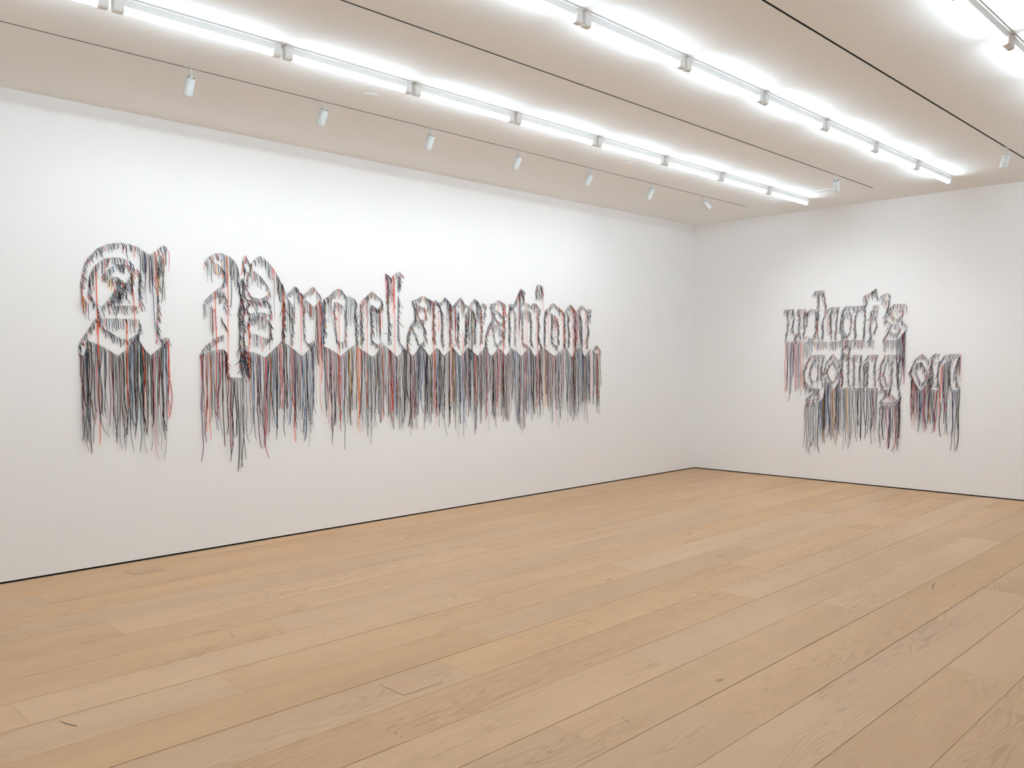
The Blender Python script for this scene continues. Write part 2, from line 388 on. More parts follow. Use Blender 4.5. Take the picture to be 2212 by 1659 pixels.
# ------------------------------------------------------------------ ceiling fittings
for x, lab in ((-6.505, 'round white sprinkler cover near the second and third spotlights'), (-3.625, 'round white sprinkler cover in the middle of the ceiling beside the tubes'), (-0.775, 'round white sprinkler cover nearest the corner of the room')):
    t = empty('ceiling_sprinkler', (x, -1.577, H)); tag(t, lab, 'sprinkler', 'round sprinkler covers')
    bm = bmesh.new(); lathe(bm, [(0.0, 0.0), (0.053, 0.0), (0.053, -0.0015), (0.0, -0.0015)], 32); obj('gap_shade_ring', bm, M_SEAM_SHADE, t)
    bm = bmesh.new(); lathe(bm, [(0.0, -0.0015), (0.0555, -0.0015), (0.0565, -0.0022), (0.0555, -0.0030), (0.0, -0.0034)], 32); obj('cover', bm, M_CEIL, t)
t = empty('ceiling_bracket', (-1.075, -2.36, H)); tag(t, 'short flat white bar on the ceiling beside the middle spotlight', 'bracket')
bm = bmesh.new(); add_box(bm, -0.034, 0.034, -0.12, 0.115, -0.014, 0.0, 0.002); obj('bar', bm, M_WHITE, t)
bm = bmesh.new(); add_cyl(bm, (0, 0, -0.0155), (0, 0, -0.0138), 0.006, n=10); so = obj('screw', bm, M_WHITE, t, (0, -0.085, 0)); obj('screw', so.data, None, t, (0, 0.085, 0))
t = empty('ceiling_hook', (-0.965, -2.315, H)); tag(t, 'small white curled hook hanging from the ceiling near the corner', 'hook')
bm = bmesh.new(); path = [Vector((0, 0, 0)), Vector((0, 0, -0.018))]
sd = Vector((0.707, -0.707, 0))
path += [sd*(-0.006)+Vector((0, 0, -0.030)), sd*(-0.012)+Vector((0, 0, -0.044)), sd*(-0.011)+Vector((0, 0, -0.056)), sd*(-0.002)+Vector((0, 0, -0.064)), sd*0.008+Vector((0, 0, -0.061)), sd*0.014+Vector((0, 0, -0.050)), sd*0.016+Vector((0, 0, -0.042))]
for a, b2 in zip(path, path[1:]): add_cyl(bm, a, b2, 0.0032, n=8)
obj('hook_wire', bm, M_PLASTIC, t)
bm = bmesh.new(); lathe(bm, [(0.0, 0.0), (0.012, 0.0), (0.010, -0.004), (0.0, -0.004)], 16); obj('rose', bm, M_PLASTIC, t)

# outlines in wall metres (distance along the wall, height): kind, mean length, points
LETTERS = [
    ('lace_letter', 'blackletter capital A of coloured laces, leftmost letter on the long wall', 0, [
        ('s',None,[(-7.894,2.018),(-7.896,2.052),(-7.887,2.099),(-7.878,2.145),(-7.864,2.201),(-7.839,2.241),(-7.808,2.275),(-7.78,2.309),(-7.741,2.331),(-7.701,2.349),(-7.662,2.36),(-7.61,2.365),(-7.553,2.363),(-7.488,2.345)]),
        ('m',0.24,[(-7.488,2.345),(-7.441,2.319),(-7.4,2.296),(-7.357,2.33)]),
        ('s',None,[(-7.357,2.33),(-7.32,2.364),(-7.295,2.377),(-7.271,2.356)]),
        ('m',None,[(-7.283,2.343),(-7.321,2.303),(-7.343,2.264),(-7.35,2.221)]),
        ('s',None,[(-7.35,2.221),(-7.351,2.16),(-7.349,2.08),(-7.353,1.989),(-7.354,1.927),(-7.349,1.879),(-7.359,1.829),(-7.36,1.762),(-7.355,1.695),(-7.331,1.658)]),
        ('s',None,[(-7.331,1.658),(-7.3,1.677),(-7.275,1.672)]),
        ('l',None,[(-7.269,1.666),(-7.301,1.631),(-7.35,1.588),(-7.409,1.542),(-7.453,1.59),(-7.496,1.662)]),
        ('s',None,[(-7.851,1.963),(-7.842,2.027),(-7.839,2.079),(-7.827,2.126)]),
        ('m',0.11,[(-7.827,2.126),(-7.804,2.174),(-7.765,2.218),(-7.731,2.241)]),
        ('s',None,[(-7.731,2.241),(-7.697,2.25),(-7.641,2.257),(-7.589,2.253),(-7.549,2.238),(-7.526,2.213)]),
        ('m',0.13,[(-7.894,2.007),(-7.886,1.984),(-7.868,1.945),(-7.847,1.917)]),
        ('s',None,[(-7.84,1.987),(-7.814,1.93),(-7.789,1.902),(-7.782,1.821)]),
        ('s',None,[(-7.753,2.108),(-7.716,2.152),(-7.687,2.183),(-7.647,2.204),(-7.601,2.21),(-7.555,2.205),(-7.52,2.184)]),
        ('s',None,[(-7.753,2.108),(-7.722,2.093),(-7.677,2.113),(-7.643,2.115),(-7.62,2.099),(-7.592,2.071),(-7.575,2.078),(-7.551,2.119),(-7.533,2.159)]),
        ('s',None,[(-7.765,1.88),(-7.725,1.922),(-7.685,1.977),(-7.644,2.05),(-7.621,2.07)]),
        ('s',None,[(-7.68,1.925),(-7.657,1.967),(-7.622,2.01),(-7.593,2.036)]),
        ('s',None,[(-7.72,1.902),(-7.68,1.954),(-7.645,2.003),(-7.61,2.047)]),
        ('s',None,[(-7.672,2.078),(-7.632,2.093),(-7.604,2.059),(-7.587,2.024)]),
        ('s',None,[(-7.645,1.973),(-7.61,1.999),(-7.587,2.012),(-7.582,1.953)]),
        ('m',0.09,[(-7.538,2.152),(-7.545,2.098),(-7.54,2.051),(-7.569,2.073)]),
        ('s',None,[(-7.503,2.191),(-7.485,2.162),(-7.489,2.102),(-7.484,2.042),(-7.482,1.982),(-7.489,1.933),(-7.478,1.886)]),
        ('s',None,[(-7.68,1.904),(-7.635,1.906),(-7.589,1.908),(-7.537,1.91),(-7.501,1.906)]),
        ('m',0.085,[(-7.794,1.809),(-7.738,1.811),(-7.682,1.81),(-7.614,1.812),(-7.544,1.811),(-7.485,1.81)]),
        ('s',None,[(-7.794,1.806),(-7.816,1.785),(-7.833,1.75),(-7.867,1.697),(-7.894,1.656),(-7.914,1.615),(-7.918,1.563)]),
        ('s',None,[(-7.783,1.797),(-7.751,1.74),(-7.706,1.712),(-7.661,1.683),(-7.627,1.666),(-7.593,1.649),(-7.552,1.667),(-7.505,1.704),(-7.489,1.747),(-7.492,1.783)]),
        ('l',None,[(-7.918,1.563),(-7.891,1.538),(-7.869,1.558),(-7.86,1.604),(-7.851,1.642),(-7.819,1.634),(-7.78,1.62),(-7.742,1.6),(-7.708,1.582),(-7.68,1.559),(-7.641,1.538),(-7.618,1.559),(-7.577,1.589),(-7.553,1.625),(-7.532,1.655),(-7.499,1.701)]),
        ('s',None,[(-7.861,1.558),(-7.862,1.616),(-7.857,1.656)]),
    ], [((-7.79,2.191),(-7.761,0.887),5),((-7.536,2.047),(-7.511,1.746),5),((-7.59,1.809),(-7.594,1.153),5),((-7.887,1.993),(-7.886,1.868),5),((-7.4,2.295),(-7.399,1.707),6),((-7.317,2.253),(-7.319,1.955),15),((-7.303,2.271),(-7.298,1.938),12),((-7.444,2.312),(-7.444,1.931),6),((-7.41,2.297),(-7.408,2.003),3),((-7.267,2.345),(-7.255,2.177),9),((-7.365,2.326),(-7.363,1.988),5),((-7.35,2.163),(-7.35,1.988),10),((-7.881,1.961),(-7.859,1.83),10),((-7.364,1.708),(-7.362,1.62),9)]),
    ('lace_letter', 'blackletter capital P of coloured laces that starts the long word', 0, [
        ('s',None,[(-6.979,2.264),(-6.968,2.297),(-6.928,2.332),(-6.888,2.351),(-6.84,2.362)]),
        ('m',0.2,[(-6.84,2.362),(-6.799,2.349),(-6.765,2.336),(-6.731,2.31),(-6.704,2.266),(-6.69,2.221)]),
        ('m',0.12,[(-6.979,2.27),(-6.959,2.275),(-6.922,2.282),(-6.882,2.281),(-6.848,2.255)]),
        ('s',None,[(-6.848,2.255),(-6.825,2.218),(-6.816,2.173),(-6.823,2.128),(-6.841,2.094)]),
        ('s',None,[(-6.841,2.094),(-6.871,2.073),(-6.912,2.039),(-6.959,1.998),(-6.986,1.965)]),
        ('m',0.13,[(-6.997,1.939),(-6.983,1.959),(-6.967,1.947)]),
        ('m',0.2,[(-6.95,1.938),(-6.921,1.923),(-6.887,1.899)]),
        ('s',None,[(-6.854,1.855),(-6.828,1.797),(-6.808,1.74)]),
        ('s',None,[(-6.845,2.049),(-6.872,2.028),(-6.859,1.977)]),
        ('s',None,[(-6.831,2.05),(-6.811,1.986),(-6.825,1.959),(-6.819,1.914)]),
        ('s',None,[(-6.829,1.707),(-6.856,1.696),(-6.904,1.676),(-6.938,1.647),(-6.978,1.621),(-7.009,1.582),(-7.026,1.544)]),
        ('l',None,[(-7.026,1.538),(-6.986,1.551),(-6.946,1.573),(-6.912,1.583),(-6.865,1.59),(-6.824,1.59)]),
        ('d',None,[(-6.824,1.59),(-6.814,1.538),(-6.812,1.486),(-6.806,1.434)]),
        ('d',None,[(-6.818,1.573),(-6.812,1.515),(-6.816,1.45),(-6.807,1.365)]),
        ('l',None,[(-6.807,1.365),(-6.748,1.364),(-6.692,1.362),(-6.636,1.361)]),
        ('d',None,[(-6.663,2.171),(-6.692,2.116),(-6.689,2.051),(-6.68,1.986),(-6.695,1.919),(-6.699,1.854),(-6.696,1.788),(-6.69,1.722),(-6.695,1.637),(-6.686,1.558),(-6.694,1.459)]),
        ('d',None,[(-6.663,2.171),(-6.654,2.053),(-6.665,1.986),(-6.656,1.921),(-6.667,1.855),(-6.658,1.789),(-6.666,1.69),(-6.66,1.604),(-6.651,1.525),(-6.63,1.459)]),
        ('d',None,[(-6.682,1.581),(-6.687,1.515),(-6.684,1.449),(-6.674,1.389)]),
        ('d',None,[(-6.654,1.607),(-6.658,1.515),(-6.656,1.449),(-6.635,1.396)]),
        ('d',None,[(-6.622,1.574),(-6.619,1.515),(-6.624,1.448),(-6.628,1.382)]),
        ('s',None,[(-6.643,2.359),(-6.661,2.296),(-6.651,2.25),(-6.669,2.229)]),
        ('s',None,[(-6.632,2.357),(-6.618,2.319),(-6.594,2.274),(-6.568,2.316),(-6.532,2.346),(-6.506,2.365)]),
        ('m',0.12,[(-6.506,2.365),(-6.466,2.348),(-6.415,2.308),(-6.371,2.258)]),
        ('m',0.25,[(-6.371,2.258),(-6.334,2.206),(-6.305,2.14)]),
        ('s',None,[(-6.305,2.167),(-6.291,2.073),(-6.3,1.936),(-6.302,1.799),(-6.307,1.683)]),
        ('s',None,[(-6.628,2.107),(-6.627,2.186),(-6.613,2.22),(-6.591,2.242)]),
        ('m',0.12,[(-6.591,2.242),(-6.555,2.238),(-6.505,2.201)]),
        ('s',None,[(-6.505,2.201),(-6.462,2.144),(-6.433,2.092),(-6.418,2.066),(-6.448,2.037),(-6.5,2.011),(-6.551,2.015),(-6.601,2.033),(-6.622,2.088)]),
        ('s',None,[(-6.626,2.001),(-6.594,1.996),(-6.544,1.982),(-6.493,1.988),(-6.449,2.003),(-6.427,1.978),(-6.417,1.931),(-6.421,1.89)]),
        ('s',None,[(-6.623,2.002),(-6.627,1.935),(-6.617,1.883),(-6.581,1.888),(-6.538,1.902),(-6.487,1.898),(-6.443,1.886),(-6.406,1.877)]),
        ('s',None,[(-6.625,1.803),(-6.611,1.837),(-6.575,1.855)]),
        ('m',0.1,[(-6.575,1.855),(-6.509,1.867),(-6.465,1.862),(-6.436,1.836)]),
        ('d',None,[(-6.436,1.836),(-6.422,1.796),(-6.423,1.728),(-6.42,1.681)]),
        ('s',None,[(-6.618,1.817),(-6.626,1.744)]),
        ('m',0.1,[(-6.619,1.731),(-6.555,1.719),(-6.504,1.703),(-6.453,1.687),(-6.424,1.677)]),
        ('l',None,[(-6.625,1.578),(-6.571,1.568),(-6.528,1.555),(-6.485,1.539),(-6.463,1.525),(-6.433,1.552),(-6.395,1.586),(-6.357,1.62),(-6.319,1.655),(-6.296,1.676)]),
    ], [((-6.801,2.35),(-6.756,0.802),5),((-6.898,2.052),(-6.859,1.029),5),((-7.027,1.544),(-7.009,1.285),5),((-6.306,2.101),(-6.323,1.772),5),((-6.429,1.561),(-6.417,1.142),5),((-6.613,1.799),(-6.6,1.572),5),((-6.837,2.31),(-6.831,2.163),10),((-6.382,2.193),(-6.378,1.845),3),((-6.758,2.316),(-6.752,1.926),1),((-6.93,1.955),(-6.947,1.607),12)]),
    ('lace_letter', 'lowercase r of coloured laces right after the capital P', 0, [
        ('s',None,[(-6.272,2.043),(-6.254,2.064),(-6.225,2.092),(-6.201,2.119),(-6.177,2.134),(-6.154,2.117)]),
        ('m',0.16,[(-6.195,2.12),(-6.166,2.122),(-6.133,2.087),(-6.107,2.062)]),
        ('s',None,[(-6.133,2.087),(-6.107,2.067),(-6.095,2.046)]),
        ('d',None,[(-6.301,2.005),(-6.296,1.943),(-6.3,1.85),(-6.299,1.746),(-6.306,1.684)]),
        ('m',0.3,[(-6.272,2.037),(-6.24,2.018),(-6.217,1.988)]),
        ('s',None,[(-6.217,1.988),(-6.209,1.947),(-6.213,1.879),(-6.219,1.821),(-6.214,1.769),(-6.212,1.722),(-6.227,1.68),(-6.236,1.638)]),
        ('l',None,[(-6.3,1.663),(-6.271,1.642),(-6.237,1.627),(-6.202,1.601),(-6.161,1.57),(-6.119,1.538),(-6.089,1.56),(-6.052,1.592),(-6.016,1.619),(-5.994,1.667)]),
        ('s',None,[(-6.083,2.026),(-6.099,1.988),(-6.105,1.935),(-6.106,1.882),(-6.104,1.83),(-6.11,1.776),(-6.102,1.724),(-6.094,1.682),(-6.07,1.655),(-6.046,1.64),(-6.021,1.661),(-5.997,1.675)]),
        ('s',None,[(-6.095,2.068),(-6.052,2.102),(-6.021,2.133),(-5.997,2.139),(-5.973,2.101),(-5.949,2.081),(-5.931,2.044)]),
        ('m',0.13,[(-6.077,2.021),(-6.047,2.006),(-6.023,1.986),(-5.999,1.966)]),
        ('l',None,[(-5.993,1.966),(-5.962,2.0),(-5.937,2.022),(-5.924,2.034)]),
    ], [((-6.134,2.087),(-6.1,1.166),5),((-5.938,2.029),(-5.936,1.046),5),((-6.04,1.996),(-6.05,1.879),5)]),
    ('lace_letter', 'first lowercase o of coloured laces, between r and c', 0, [
        ('d',None,[(-5.9,2.04),(-5.903,1.97),(-5.904,1.889),(-5.909,1.808),(-5.903,1.765),(-5.907,1.701),(-5.914,1.63)]),
        ('s',None,[(-5.9,2.04),(-5.862,2.058),(-5.83,2.082),(-5.798,2.111),(-5.772,2.131),(-5.743,2.138),(-5.708,2.121),(-5.683,2.095)]),
        ('m',0.22,[(-5.868,2.047),(-5.843,2.065),(-5.811,2.094)]),
        ('m',0.2,[(-5.683,2.095),(-5.65,2.075),(-5.618,2.076),(-5.585,2.056)]),
        ('d',None,[(-5.585,2.056),(-5.565,2.029),(-5.569,1.957),(-5.573,1.901),(-5.567,1.846),(-5.568,1.773),(-5.562,1.718),(-5.563,1.656)]),
        ('m',0.1,[(-5.79,2.019),(-5.761,2.02),(-5.729,2.005),(-5.697,1.984)]),
        ('s',None,[(-5.681,1.958),(-5.682,1.897),(-5.676,1.842),(-5.68,1.787),(-5.677,1.732),(-5.684,1.677),(-5.668,1.639)]),
        ('s',None,[(-5.79,2.019),(-5.796,1.975),(-5.807,1.931),(-5.791,1.893),(-5.795,1.839),(-5.786,1.785),(-5.783,1.73),(-5.771,1.687)]),
        ('m',0.07,[(-5.771,1.687),(-5.746,1.671),(-5.72,1.665),(-5.684,1.666)]),
        ('l',None,[(-5.917,1.63),(-5.873,1.615),(-5.829,1.599),(-5.779,1.572),(-5.728,1.539),(-5.689,1.567),(-5.656,1.589),(-5.61,1.622),(-5.57,1.645)]),
    ], [((-5.743,2.009),(-5.735,1.037),5),((-5.746,2.137),(-5.757,2.037),5)]),
    ('lace_letter', 'lowercase c of coloured laces, just left of the tall l', 0, [
        ('s',None,[(-5.509,2.032),(-5.485,2.055),(-5.451,2.076),(-5.423,2.109),(-5.385,2.133),(-5.355,2.118),(-5.32,2.092),(-5.286,2.071),(-5.265,2.043)]),
        ('s',None,[(-5.265,2.043),(-5.279,2.014),(-5.308,1.984),(-5.329,1.969),(-5.356,1.994),(-5.39,2.012)]),
        ('m',0.25,[(-5.383,2.009),(-5.356,1.988),(-5.329,1.969),(-5.301,1.99),(-5.272,2.02)]),
        ('d',None,[(-5.512,2.02),(-5.509,1.953),(-5.513,1.903),(-5.511,1.847),(-5.515,1.791),(-5.509,1.735),(-5.509,1.651)]),
        ('m',0.2,[(-5.471,2.067),(-5.451,2.076),(-5.417,2.109)]),
        ('d',None,[(-5.397,2.012),(-5.405,1.946),(-5.398,1.89),(-5.402,1.833),(-5.393,1.777),(-5.397,1.721),(-5.387,1.676)]),
        ('s',None,[(-5.387,1.676),(-5.353,1.659),(-5.325,1.642),(-5.297,1.654),(-5.262,1.672)]),
        ('l',None,[(-5.563,1.64),(-5.517,1.607),(-5.47,1.584),(-5.423,1.556),(-5.378,1.531),(-5.34,1.562),(-5.305,1.597),(-5.27,1.626),(-5.241,1.637)]),
    ], [((-5.459,2.069),(-5.455,1.067),5),((-5.305,1.956),(-5.291,1.772),5),((-5.387,2.132),(-5.377,2.069),5)]),
    ('lace_letter', 'tall lowercase l of coloured laces in the long word', 0, [
        ('d',None,[(-5.231,2.308),(-5.214,2.258),(-5.204,2.201),(-5.208,2.143),(-5.212,2.086),(-5.209,2.0),(-5.203,1.914),(-5.197,1.857),(-5.201,1.799),(-5.198,1.73),(-5.199,1.661)]),
        ('s',None,[(-5.231,2.308),(-5.199,2.293),(-5.164,2.267),(-5.135,2.297),(-5.106,2.322),(-5.077,2.336),(-5.048,2.327),(-5.03,2.287)]),
        ('m',0.3,[(-5.238,2.29),(-5.227,2.297),(-5.164,2.267),(-5.128,2.298)]),
        ('s',None,[(-5.048,2.315),(-5.085,2.266),(-5.089,2.208),(-5.086,2.167)]),
        ('s',None,[(-5.077,2.296),(-5.067,2.238),(-5.064,2.18)]),
        ('s',None,[(-5.09,2.121),(-5.083,2.063),(-5.088,2.005),(-5.084,1.947),(-5.089,1.889),(-5.093,1.831),(-5.09,1.773),(-5.09,1.714),(-5.076,1.668),(-5.048,1.639),(-5.018,1.634)]),
        ('l',None,[(-5.241,1.637),(-5.199,1.609),(-5.149,1.575),(-5.107,1.534),(-5.063,1.558),(-5.026,1.599),(-4.997,1.611)]),
    ], [((-5.142,2.298),(-5.138,1.097),5),((-5.181,1.6),(-5.177,1.012),5)]),
    ('lace_letter', 'first lowercase a of coloured laces, right after the tall l', 0, [
        ('s',None,[(-4.919,2.071),(-4.882,2.082),(-4.844,2.092),(-4.814,2.118),(-4.783,2.125),(-4.737,2.107),(-4.699,2.094),(-4.668,2.077)]),
        ('m',0.18,[(-4.745,2.103),(-4.699,2.091),(-4.668,2.074)]),
        ('d',None,[(-4.919,2.071),(-4.905,2.042),(-4.89,2.002),(-4.887,1.954),(-4.883,1.901)]),
        ('s',None,[(-4.882,2.055),(-4.845,2.027),(-4.799,2.017),(-4.761,1.995),(-4.754,1.947),(-4.758,1.906),(-4.793,1.886),(-4.831,1.903),(-4.853,1.926),(-4.864,1.967),(-4.867,2.014)]),
        ('d',None,[(-4.884,1.895),(-4.914,1.853),(-4.944,1.817),(-4.967,1.764),(-4.982,1.716),(-4.983,1.658),(-4.976,1.599)]),
        ('m',0.08,[(-4.876,1.896),(-4.831,1.873),(-4.786,1.851),(-4.763,1.81)]),
        ('s',None,[(-4.786,1.851),(-4.763,1.81),(-4.779,1.762),(-4.771,1.72)]),
        ('s',None,[(-4.929,1.835),(-4.9,1.783),(-4.878,1.724),(-4.863,1.677),(-4.833,1.653),(-4.803,1.66),(-4.772,1.69),(-4.748,1.726)]),
        ('d',None,[(-4.652,2.072),(-4.661,2.011),(-4.657,1.933),(-4.658,1.842),(-4.655,1.752),(-4.648,1.674)]),
        ('l',None,[(-5.02,1.628),(-4.994,1.599),(-4.976,1.599),(-4.946,1.57),(-4.909,1.54),(-4.872,1.576),(-4.841,1.618),(-4.803,1.642),(-4.757,1.6),(-4.734,1.571),(-4.708,1.541),(-4.672,1.571),(-4.633,1.601),(-4.609,1.626)]),
    ], [((-4.666,2.081),(-4.657,1.034),5),((-4.938,1.829),(-4.904,1.758),5),((-4.765,2.018),(-4.76,1.896),5)]),
    ('lace_letter', 'wide lowercase m of coloured laces in the long word', 0, [
        ('s',None,[(-4.66,2.077),(-4.629,2.091),(-4.597,2.08),(-4.574,2.057)]),
        ('d',None,[(-4.605,2.074),(-4.582,2.039),(-4.566,2.009),(-4.551,1.967)]),
        ('s',None,[(-4.574,2.063),(-4.542,2.089),(-4.506,2.127),(-4.478,2.11),(-4.446,2.081),(-4.422,2.046)]),
        ('m',0.22,[(-4.51,2.124),(-4.478,2.11),(-4.446,2.069),(-4.422,2.021)]),
        ('d',None,[(-4.555,1.991),(-4.551,1.906),(-4.548,1.815),(-4.553,1.724),(-4.542,1.645)]),
        ('d',None,[(-4.45,2.069),(-4.443,1.983),(-4.439,1.879),(-4.448,1.787),(-4.441,1.713),(-4.45,1.633)]),
        ('s',None,[(-4.406,2.04),(-4.356,2.079),(-4.302,2.135),(-4.273,2.102),(-4.24,2.072),(-4.182,2.044)]),
        ('m',0.3,[(-4.406,2.022),(-4.373,2.029),(-4.349,2.024)]),
        ('m',0.2,[(-4.298,2.126),(-4.273,2.102),(-4.24,2.066)]),
        ('d',None,[(-4.336,2.0),(-4.333,1.913),(-4.338,1.82),(-4.343,1.727),(-4.335,1.634)]),
        ('d',None,[(-4.224,1.967),(-4.233,1.885),(-4.226,1.804),(-4.243,1.729),(-4.244,1.666)]),
        ('m',0.5,[(-4.224,1.979),(-4.19,2.012),(-4.148,2.026),(-4.114,1.983)]),
        ('s',None,[(-4.182,2.05),(-4.147,2.095),(-4.105,2.132),(-4.07,2.112),(-4.036,2.075),(-4.019,2.051)]),
        ('m',0.2,[(-4.096,2.126),(-4.062,2.099),(-4.028,2.063)]),
        ('d',None,[(-4.148,2.026),(-4.114,1.965),(-4.098,1.902),(-4.115,1.826),(-4.108,1.744),(-4.117,1.668)]),
        ('d',None,[(-4.015,2.038),(-4.02,1.955),(-4.012,1.86),(-4.017,1.765),(-4.013,1.682)]),
        ('s',None,[(-4.01,2.076),(-3.984,2.093),(-3.949,2.079),(-3.958,2.04),(-3.967,1.989),(-3.985,1.937)]),
        ('l',None,[(-4.609,1.626),(-4.586,1.614),(-4.554,1.577),(-4.515,1.541),(-4.474,1.578),(-4.434,1.603),(-4.401,1.634),(-4.377,1.609),(-4.336,1.572),(-4.299,1.541),(-4.261,1.566),(-4.219,1.61),(-4.185,1.636),(-4.151,1.604),(-4.1,1.573),(-4.062,1.542),(-4.023,1.58),(-3.97,1.612)]),
    ], [((-4.45,2.064),(-4.422,1.07),5),((-4.365,2.03),(-4.354,1.84),5),((-4.267,1.79),(-4.272,1.159),5),((-4.022,2.03),(-4.029,1.007),5),((-4.59,1.98),(-4.573,1.783),5),((-4.399,1.676),(-4.397,1.163),5)]),
    ('lace_letter', 'second lowercase a of coloured laces, left of the letter t', 0, [
        ('s',None,[(-3.893,2.084),(-3.833,2.093),(-3.79,2.114),(-3.756,2.134),(-3.721,2.117),(-3.678,2.1),(-3.66,2.076)]),
        ('m',0.15,[(-3.721,2.111),(-3.687,2.1),(-3.66,2.076)]),
        ('s',None,[(-3.893,2.066),(-3.864,2.006),(-3.851,1.932),(-3.869,1.907)]),
        ('s',None,[(-3.851,2.049),(-3.791,2.027),(-3.739,1.992),(-3.705,1.962),(-3.688,1.913),(-3.723,1.887),(-3.783,1.916),(-3.826,1.939),(-3.834,1.995)]),
        ('d',None,[(-3.869,1.907),(-3.911,1.851),(-3.937,1.795),(-3.954,1.728),(-3.955,1.667),(-3.938,1.624)]),
        ('m',0.08,[(-3.86,1.895),(-3.818,1.878),(-3.758,1.849),(-3.715,1.819)]),
        ('s',None,[(-3.715,1.819),(-3.715,1.75),(-3.733,1.7),(-3.767,1.675)]),
        ('s',None,[(-3.852,1.877),(-3.844,1.81),(-3.844,1.748),(-3.819,1.687),(-3.785,1.65)]),
        ('s',None,[(-3.687,2.062),(-3.683,1.988),(-3.688,1.907),(-3.681,1.813),(-3.687,1.72),(-3.685,1.657)]),
        ('l',None,[(-3.988,1.624),(-3.963,1.636),(-3.938,1.618),(-3.905,1.575),(-3.867,1.541),(-3.828,1.569),(-3.776,1.613),(-3.725,1.619),(-3.69,1.576),(-3.655,1.545),(-3.62,1.576),(-3.584,1.614)]),
    ], [((-3.692,2.108),(-3.686,0.993),5),((-3.884,1.852),(-3.851,1.751),5),((-3.757,1.635),(-3.754,1.143),5)]),
    ('lace_letter', 'pointed lowercase t of coloured laces in the long word', 0, [
        ('s',None,[(-3.536,2.094),(-3.5,2.146),(-3.464,2.205),(-3.436,2.257),(-3.414,2.277),(-3.382,2.254),(-3.368,2.229)]),
        ('d',None,[(-3.427,2.264),(-3.4,2.227),(-3.391,2.171),(-3.382,2.126)]),
        ('m',0.4,[(-3.464,2.199),(-3.446,2.238),(-3.418,2.265)]),
        ('s',None,[(-3.616,2.09),(-3.572,2.102),(-3.536,2.088)]),
        ('s',None,[(-3.382,2.126),(-3.327,2.119),(-3.3,2.105),(-3.281,2.086)]),
        ('m',0.13,[(-3.401,2.049),(-3.365,2.047),(-3.337,2.049),(-3.3,2.04)]),
        ('d',None,[(-3.59,2.079),(-3.608,2.003),(-3.613,1.909),(-3.609,1.815),(-3.614,1.721),(-3.601,1.658)]),
        ('m',0.06,[(-3.59,2.073),(-3.554,2.068),(-3.528,2.044)]),
        ('s',None,[(-3.519,2.032),(-3.524,1.956),(-3.52,1.88),(-3.529,1.785),(-3.521,1.722),(-3.535,1.659)]),
        ('s',None,[(-3.41,2.036),(-3.406,1.947),(-3.411,1.851),(-3.407,1.788),(-3.412,1.724),(-3.385,1.68),(-3.339,1.664),(-3.302,1.648)]),
        ('l',None,[(-3.584,1.627),(-3.53,1.615),(-3.477,1.583),(-3.422,1.542),(-3.376,1.571),(-3.312,1.623),(-3.284,1.636)]),
    ], [((-3.467,2.203),(-3.467,1.034),5),((-3.346,2.053),(-3.3,1.13),5),((-3.546,2.045),(-3.54,1.986),5)]),
    ('lace_letter', 'lowercase i of coloured laces with a flag-like dot above', 0, [
        ('d',None,[(-3.167,2.318),(-3.187,2.265),(-3.187,2.226),(-3.168,2.188)]),
        ('s',None,[(-3.167,2.331),(-3.12,2.334),(-3.072,2.317)]),
        ('d',None,[(-3.101,2.309),(-3.087,2.257),(-3.092,2.205)]),
        ('s',None,[(-3.149,2.28),(-3.13,2.229),(-3.14,2.196)]),
        ('s',None,[(-3.272,2.087),(-3.244,2.113),(-3.211,2.128),(-3.178,2.116),(-3.15,2.092),(-3.112,2.048)]),
        ('m',0.15,[(-3.244,2.113),(-3.211,2.121),(-3.178,2.11)]),
        ('d',None,[(-3.291,2.041),(-3.282,1.983),(-3.277,1.919),(-3.273,1.823),(-3.274,1.726),(-3.256,1.649)]),
        ('d',None,[(-3.15,2.059),(-3.15,1.988),(-3.151,1.923),(-3.151,1.825),(-3.156,1.76),(-3.142,1.695),(-3.104,1.657)]),
        ('l',None,[(-3.284,1.642),(-3.265,1.617),(-3.237,1.571),(-3.2,1.542),(-3.162,1.565),(-3.114,1.637)]),
    ], [((-3.176,2.111),(-3.174,0.972),5),((-3.092,2.3),(-3.086,2.038),5)]),
    ('lace_letter', 'second lowercase o of coloured laces, between i and n', 0, [
        ('d',None,[(-3.035,2.051),(-3.05,1.959),(-3.046,1.861),(-3.051,1.762),(-3.056,1.664)]),
        ('s',None,[(-3.035,2.051),(-2.987,2.079),(-2.938,2.121),(-2.898,2.142),(-2.859,2.124),(-2.809,2.093),(-2.749,2.062),(-2.719,2.043)]),
        ('m',0.12,[(-2.829,2.106),(-2.789,2.084),(-2.744,2.059)]),
        ('d',None,[(-2.719,2.037),(-2.714,1.936),(-2.72,1.835),(-2.71,1.735),(-2.721,1.647)]),
        ('d',None,[(-2.938,2.028),(-2.929,1.93),(-2.934,1.83),(-2.939,1.751),(-2.93,1.705)]),
        ('s',None,[(-2.93,1.705),(-2.881,1.672),(-2.831,1.653)]),
        ('m',0.13,[(-2.938,2.028),(-2.879,2.004),(-2.83,1.973)]),
        ('d',None,[(-2.83,1.973),(-2.83,1.899),(-2.82,1.833),(-2.831,1.766),(-2.821,1.68)]),
        ('l',None,[(-3.114,1.637),(-3.066,1.638),(-2.999,1.605),(-2.94,1.573),(-2.876,1.543),(-2.821,1.58),(-2.731,1.627)]),
    ], [((-3.01,2.067),(-2.999,1.121),5),((-2.737,2.057),(-2.717,1.006),5),((-2.871,2.01),(-2.888,1.773),5)]),
    ('lace_letter', 'last lowercase n of coloured laces in the long word', 0, [
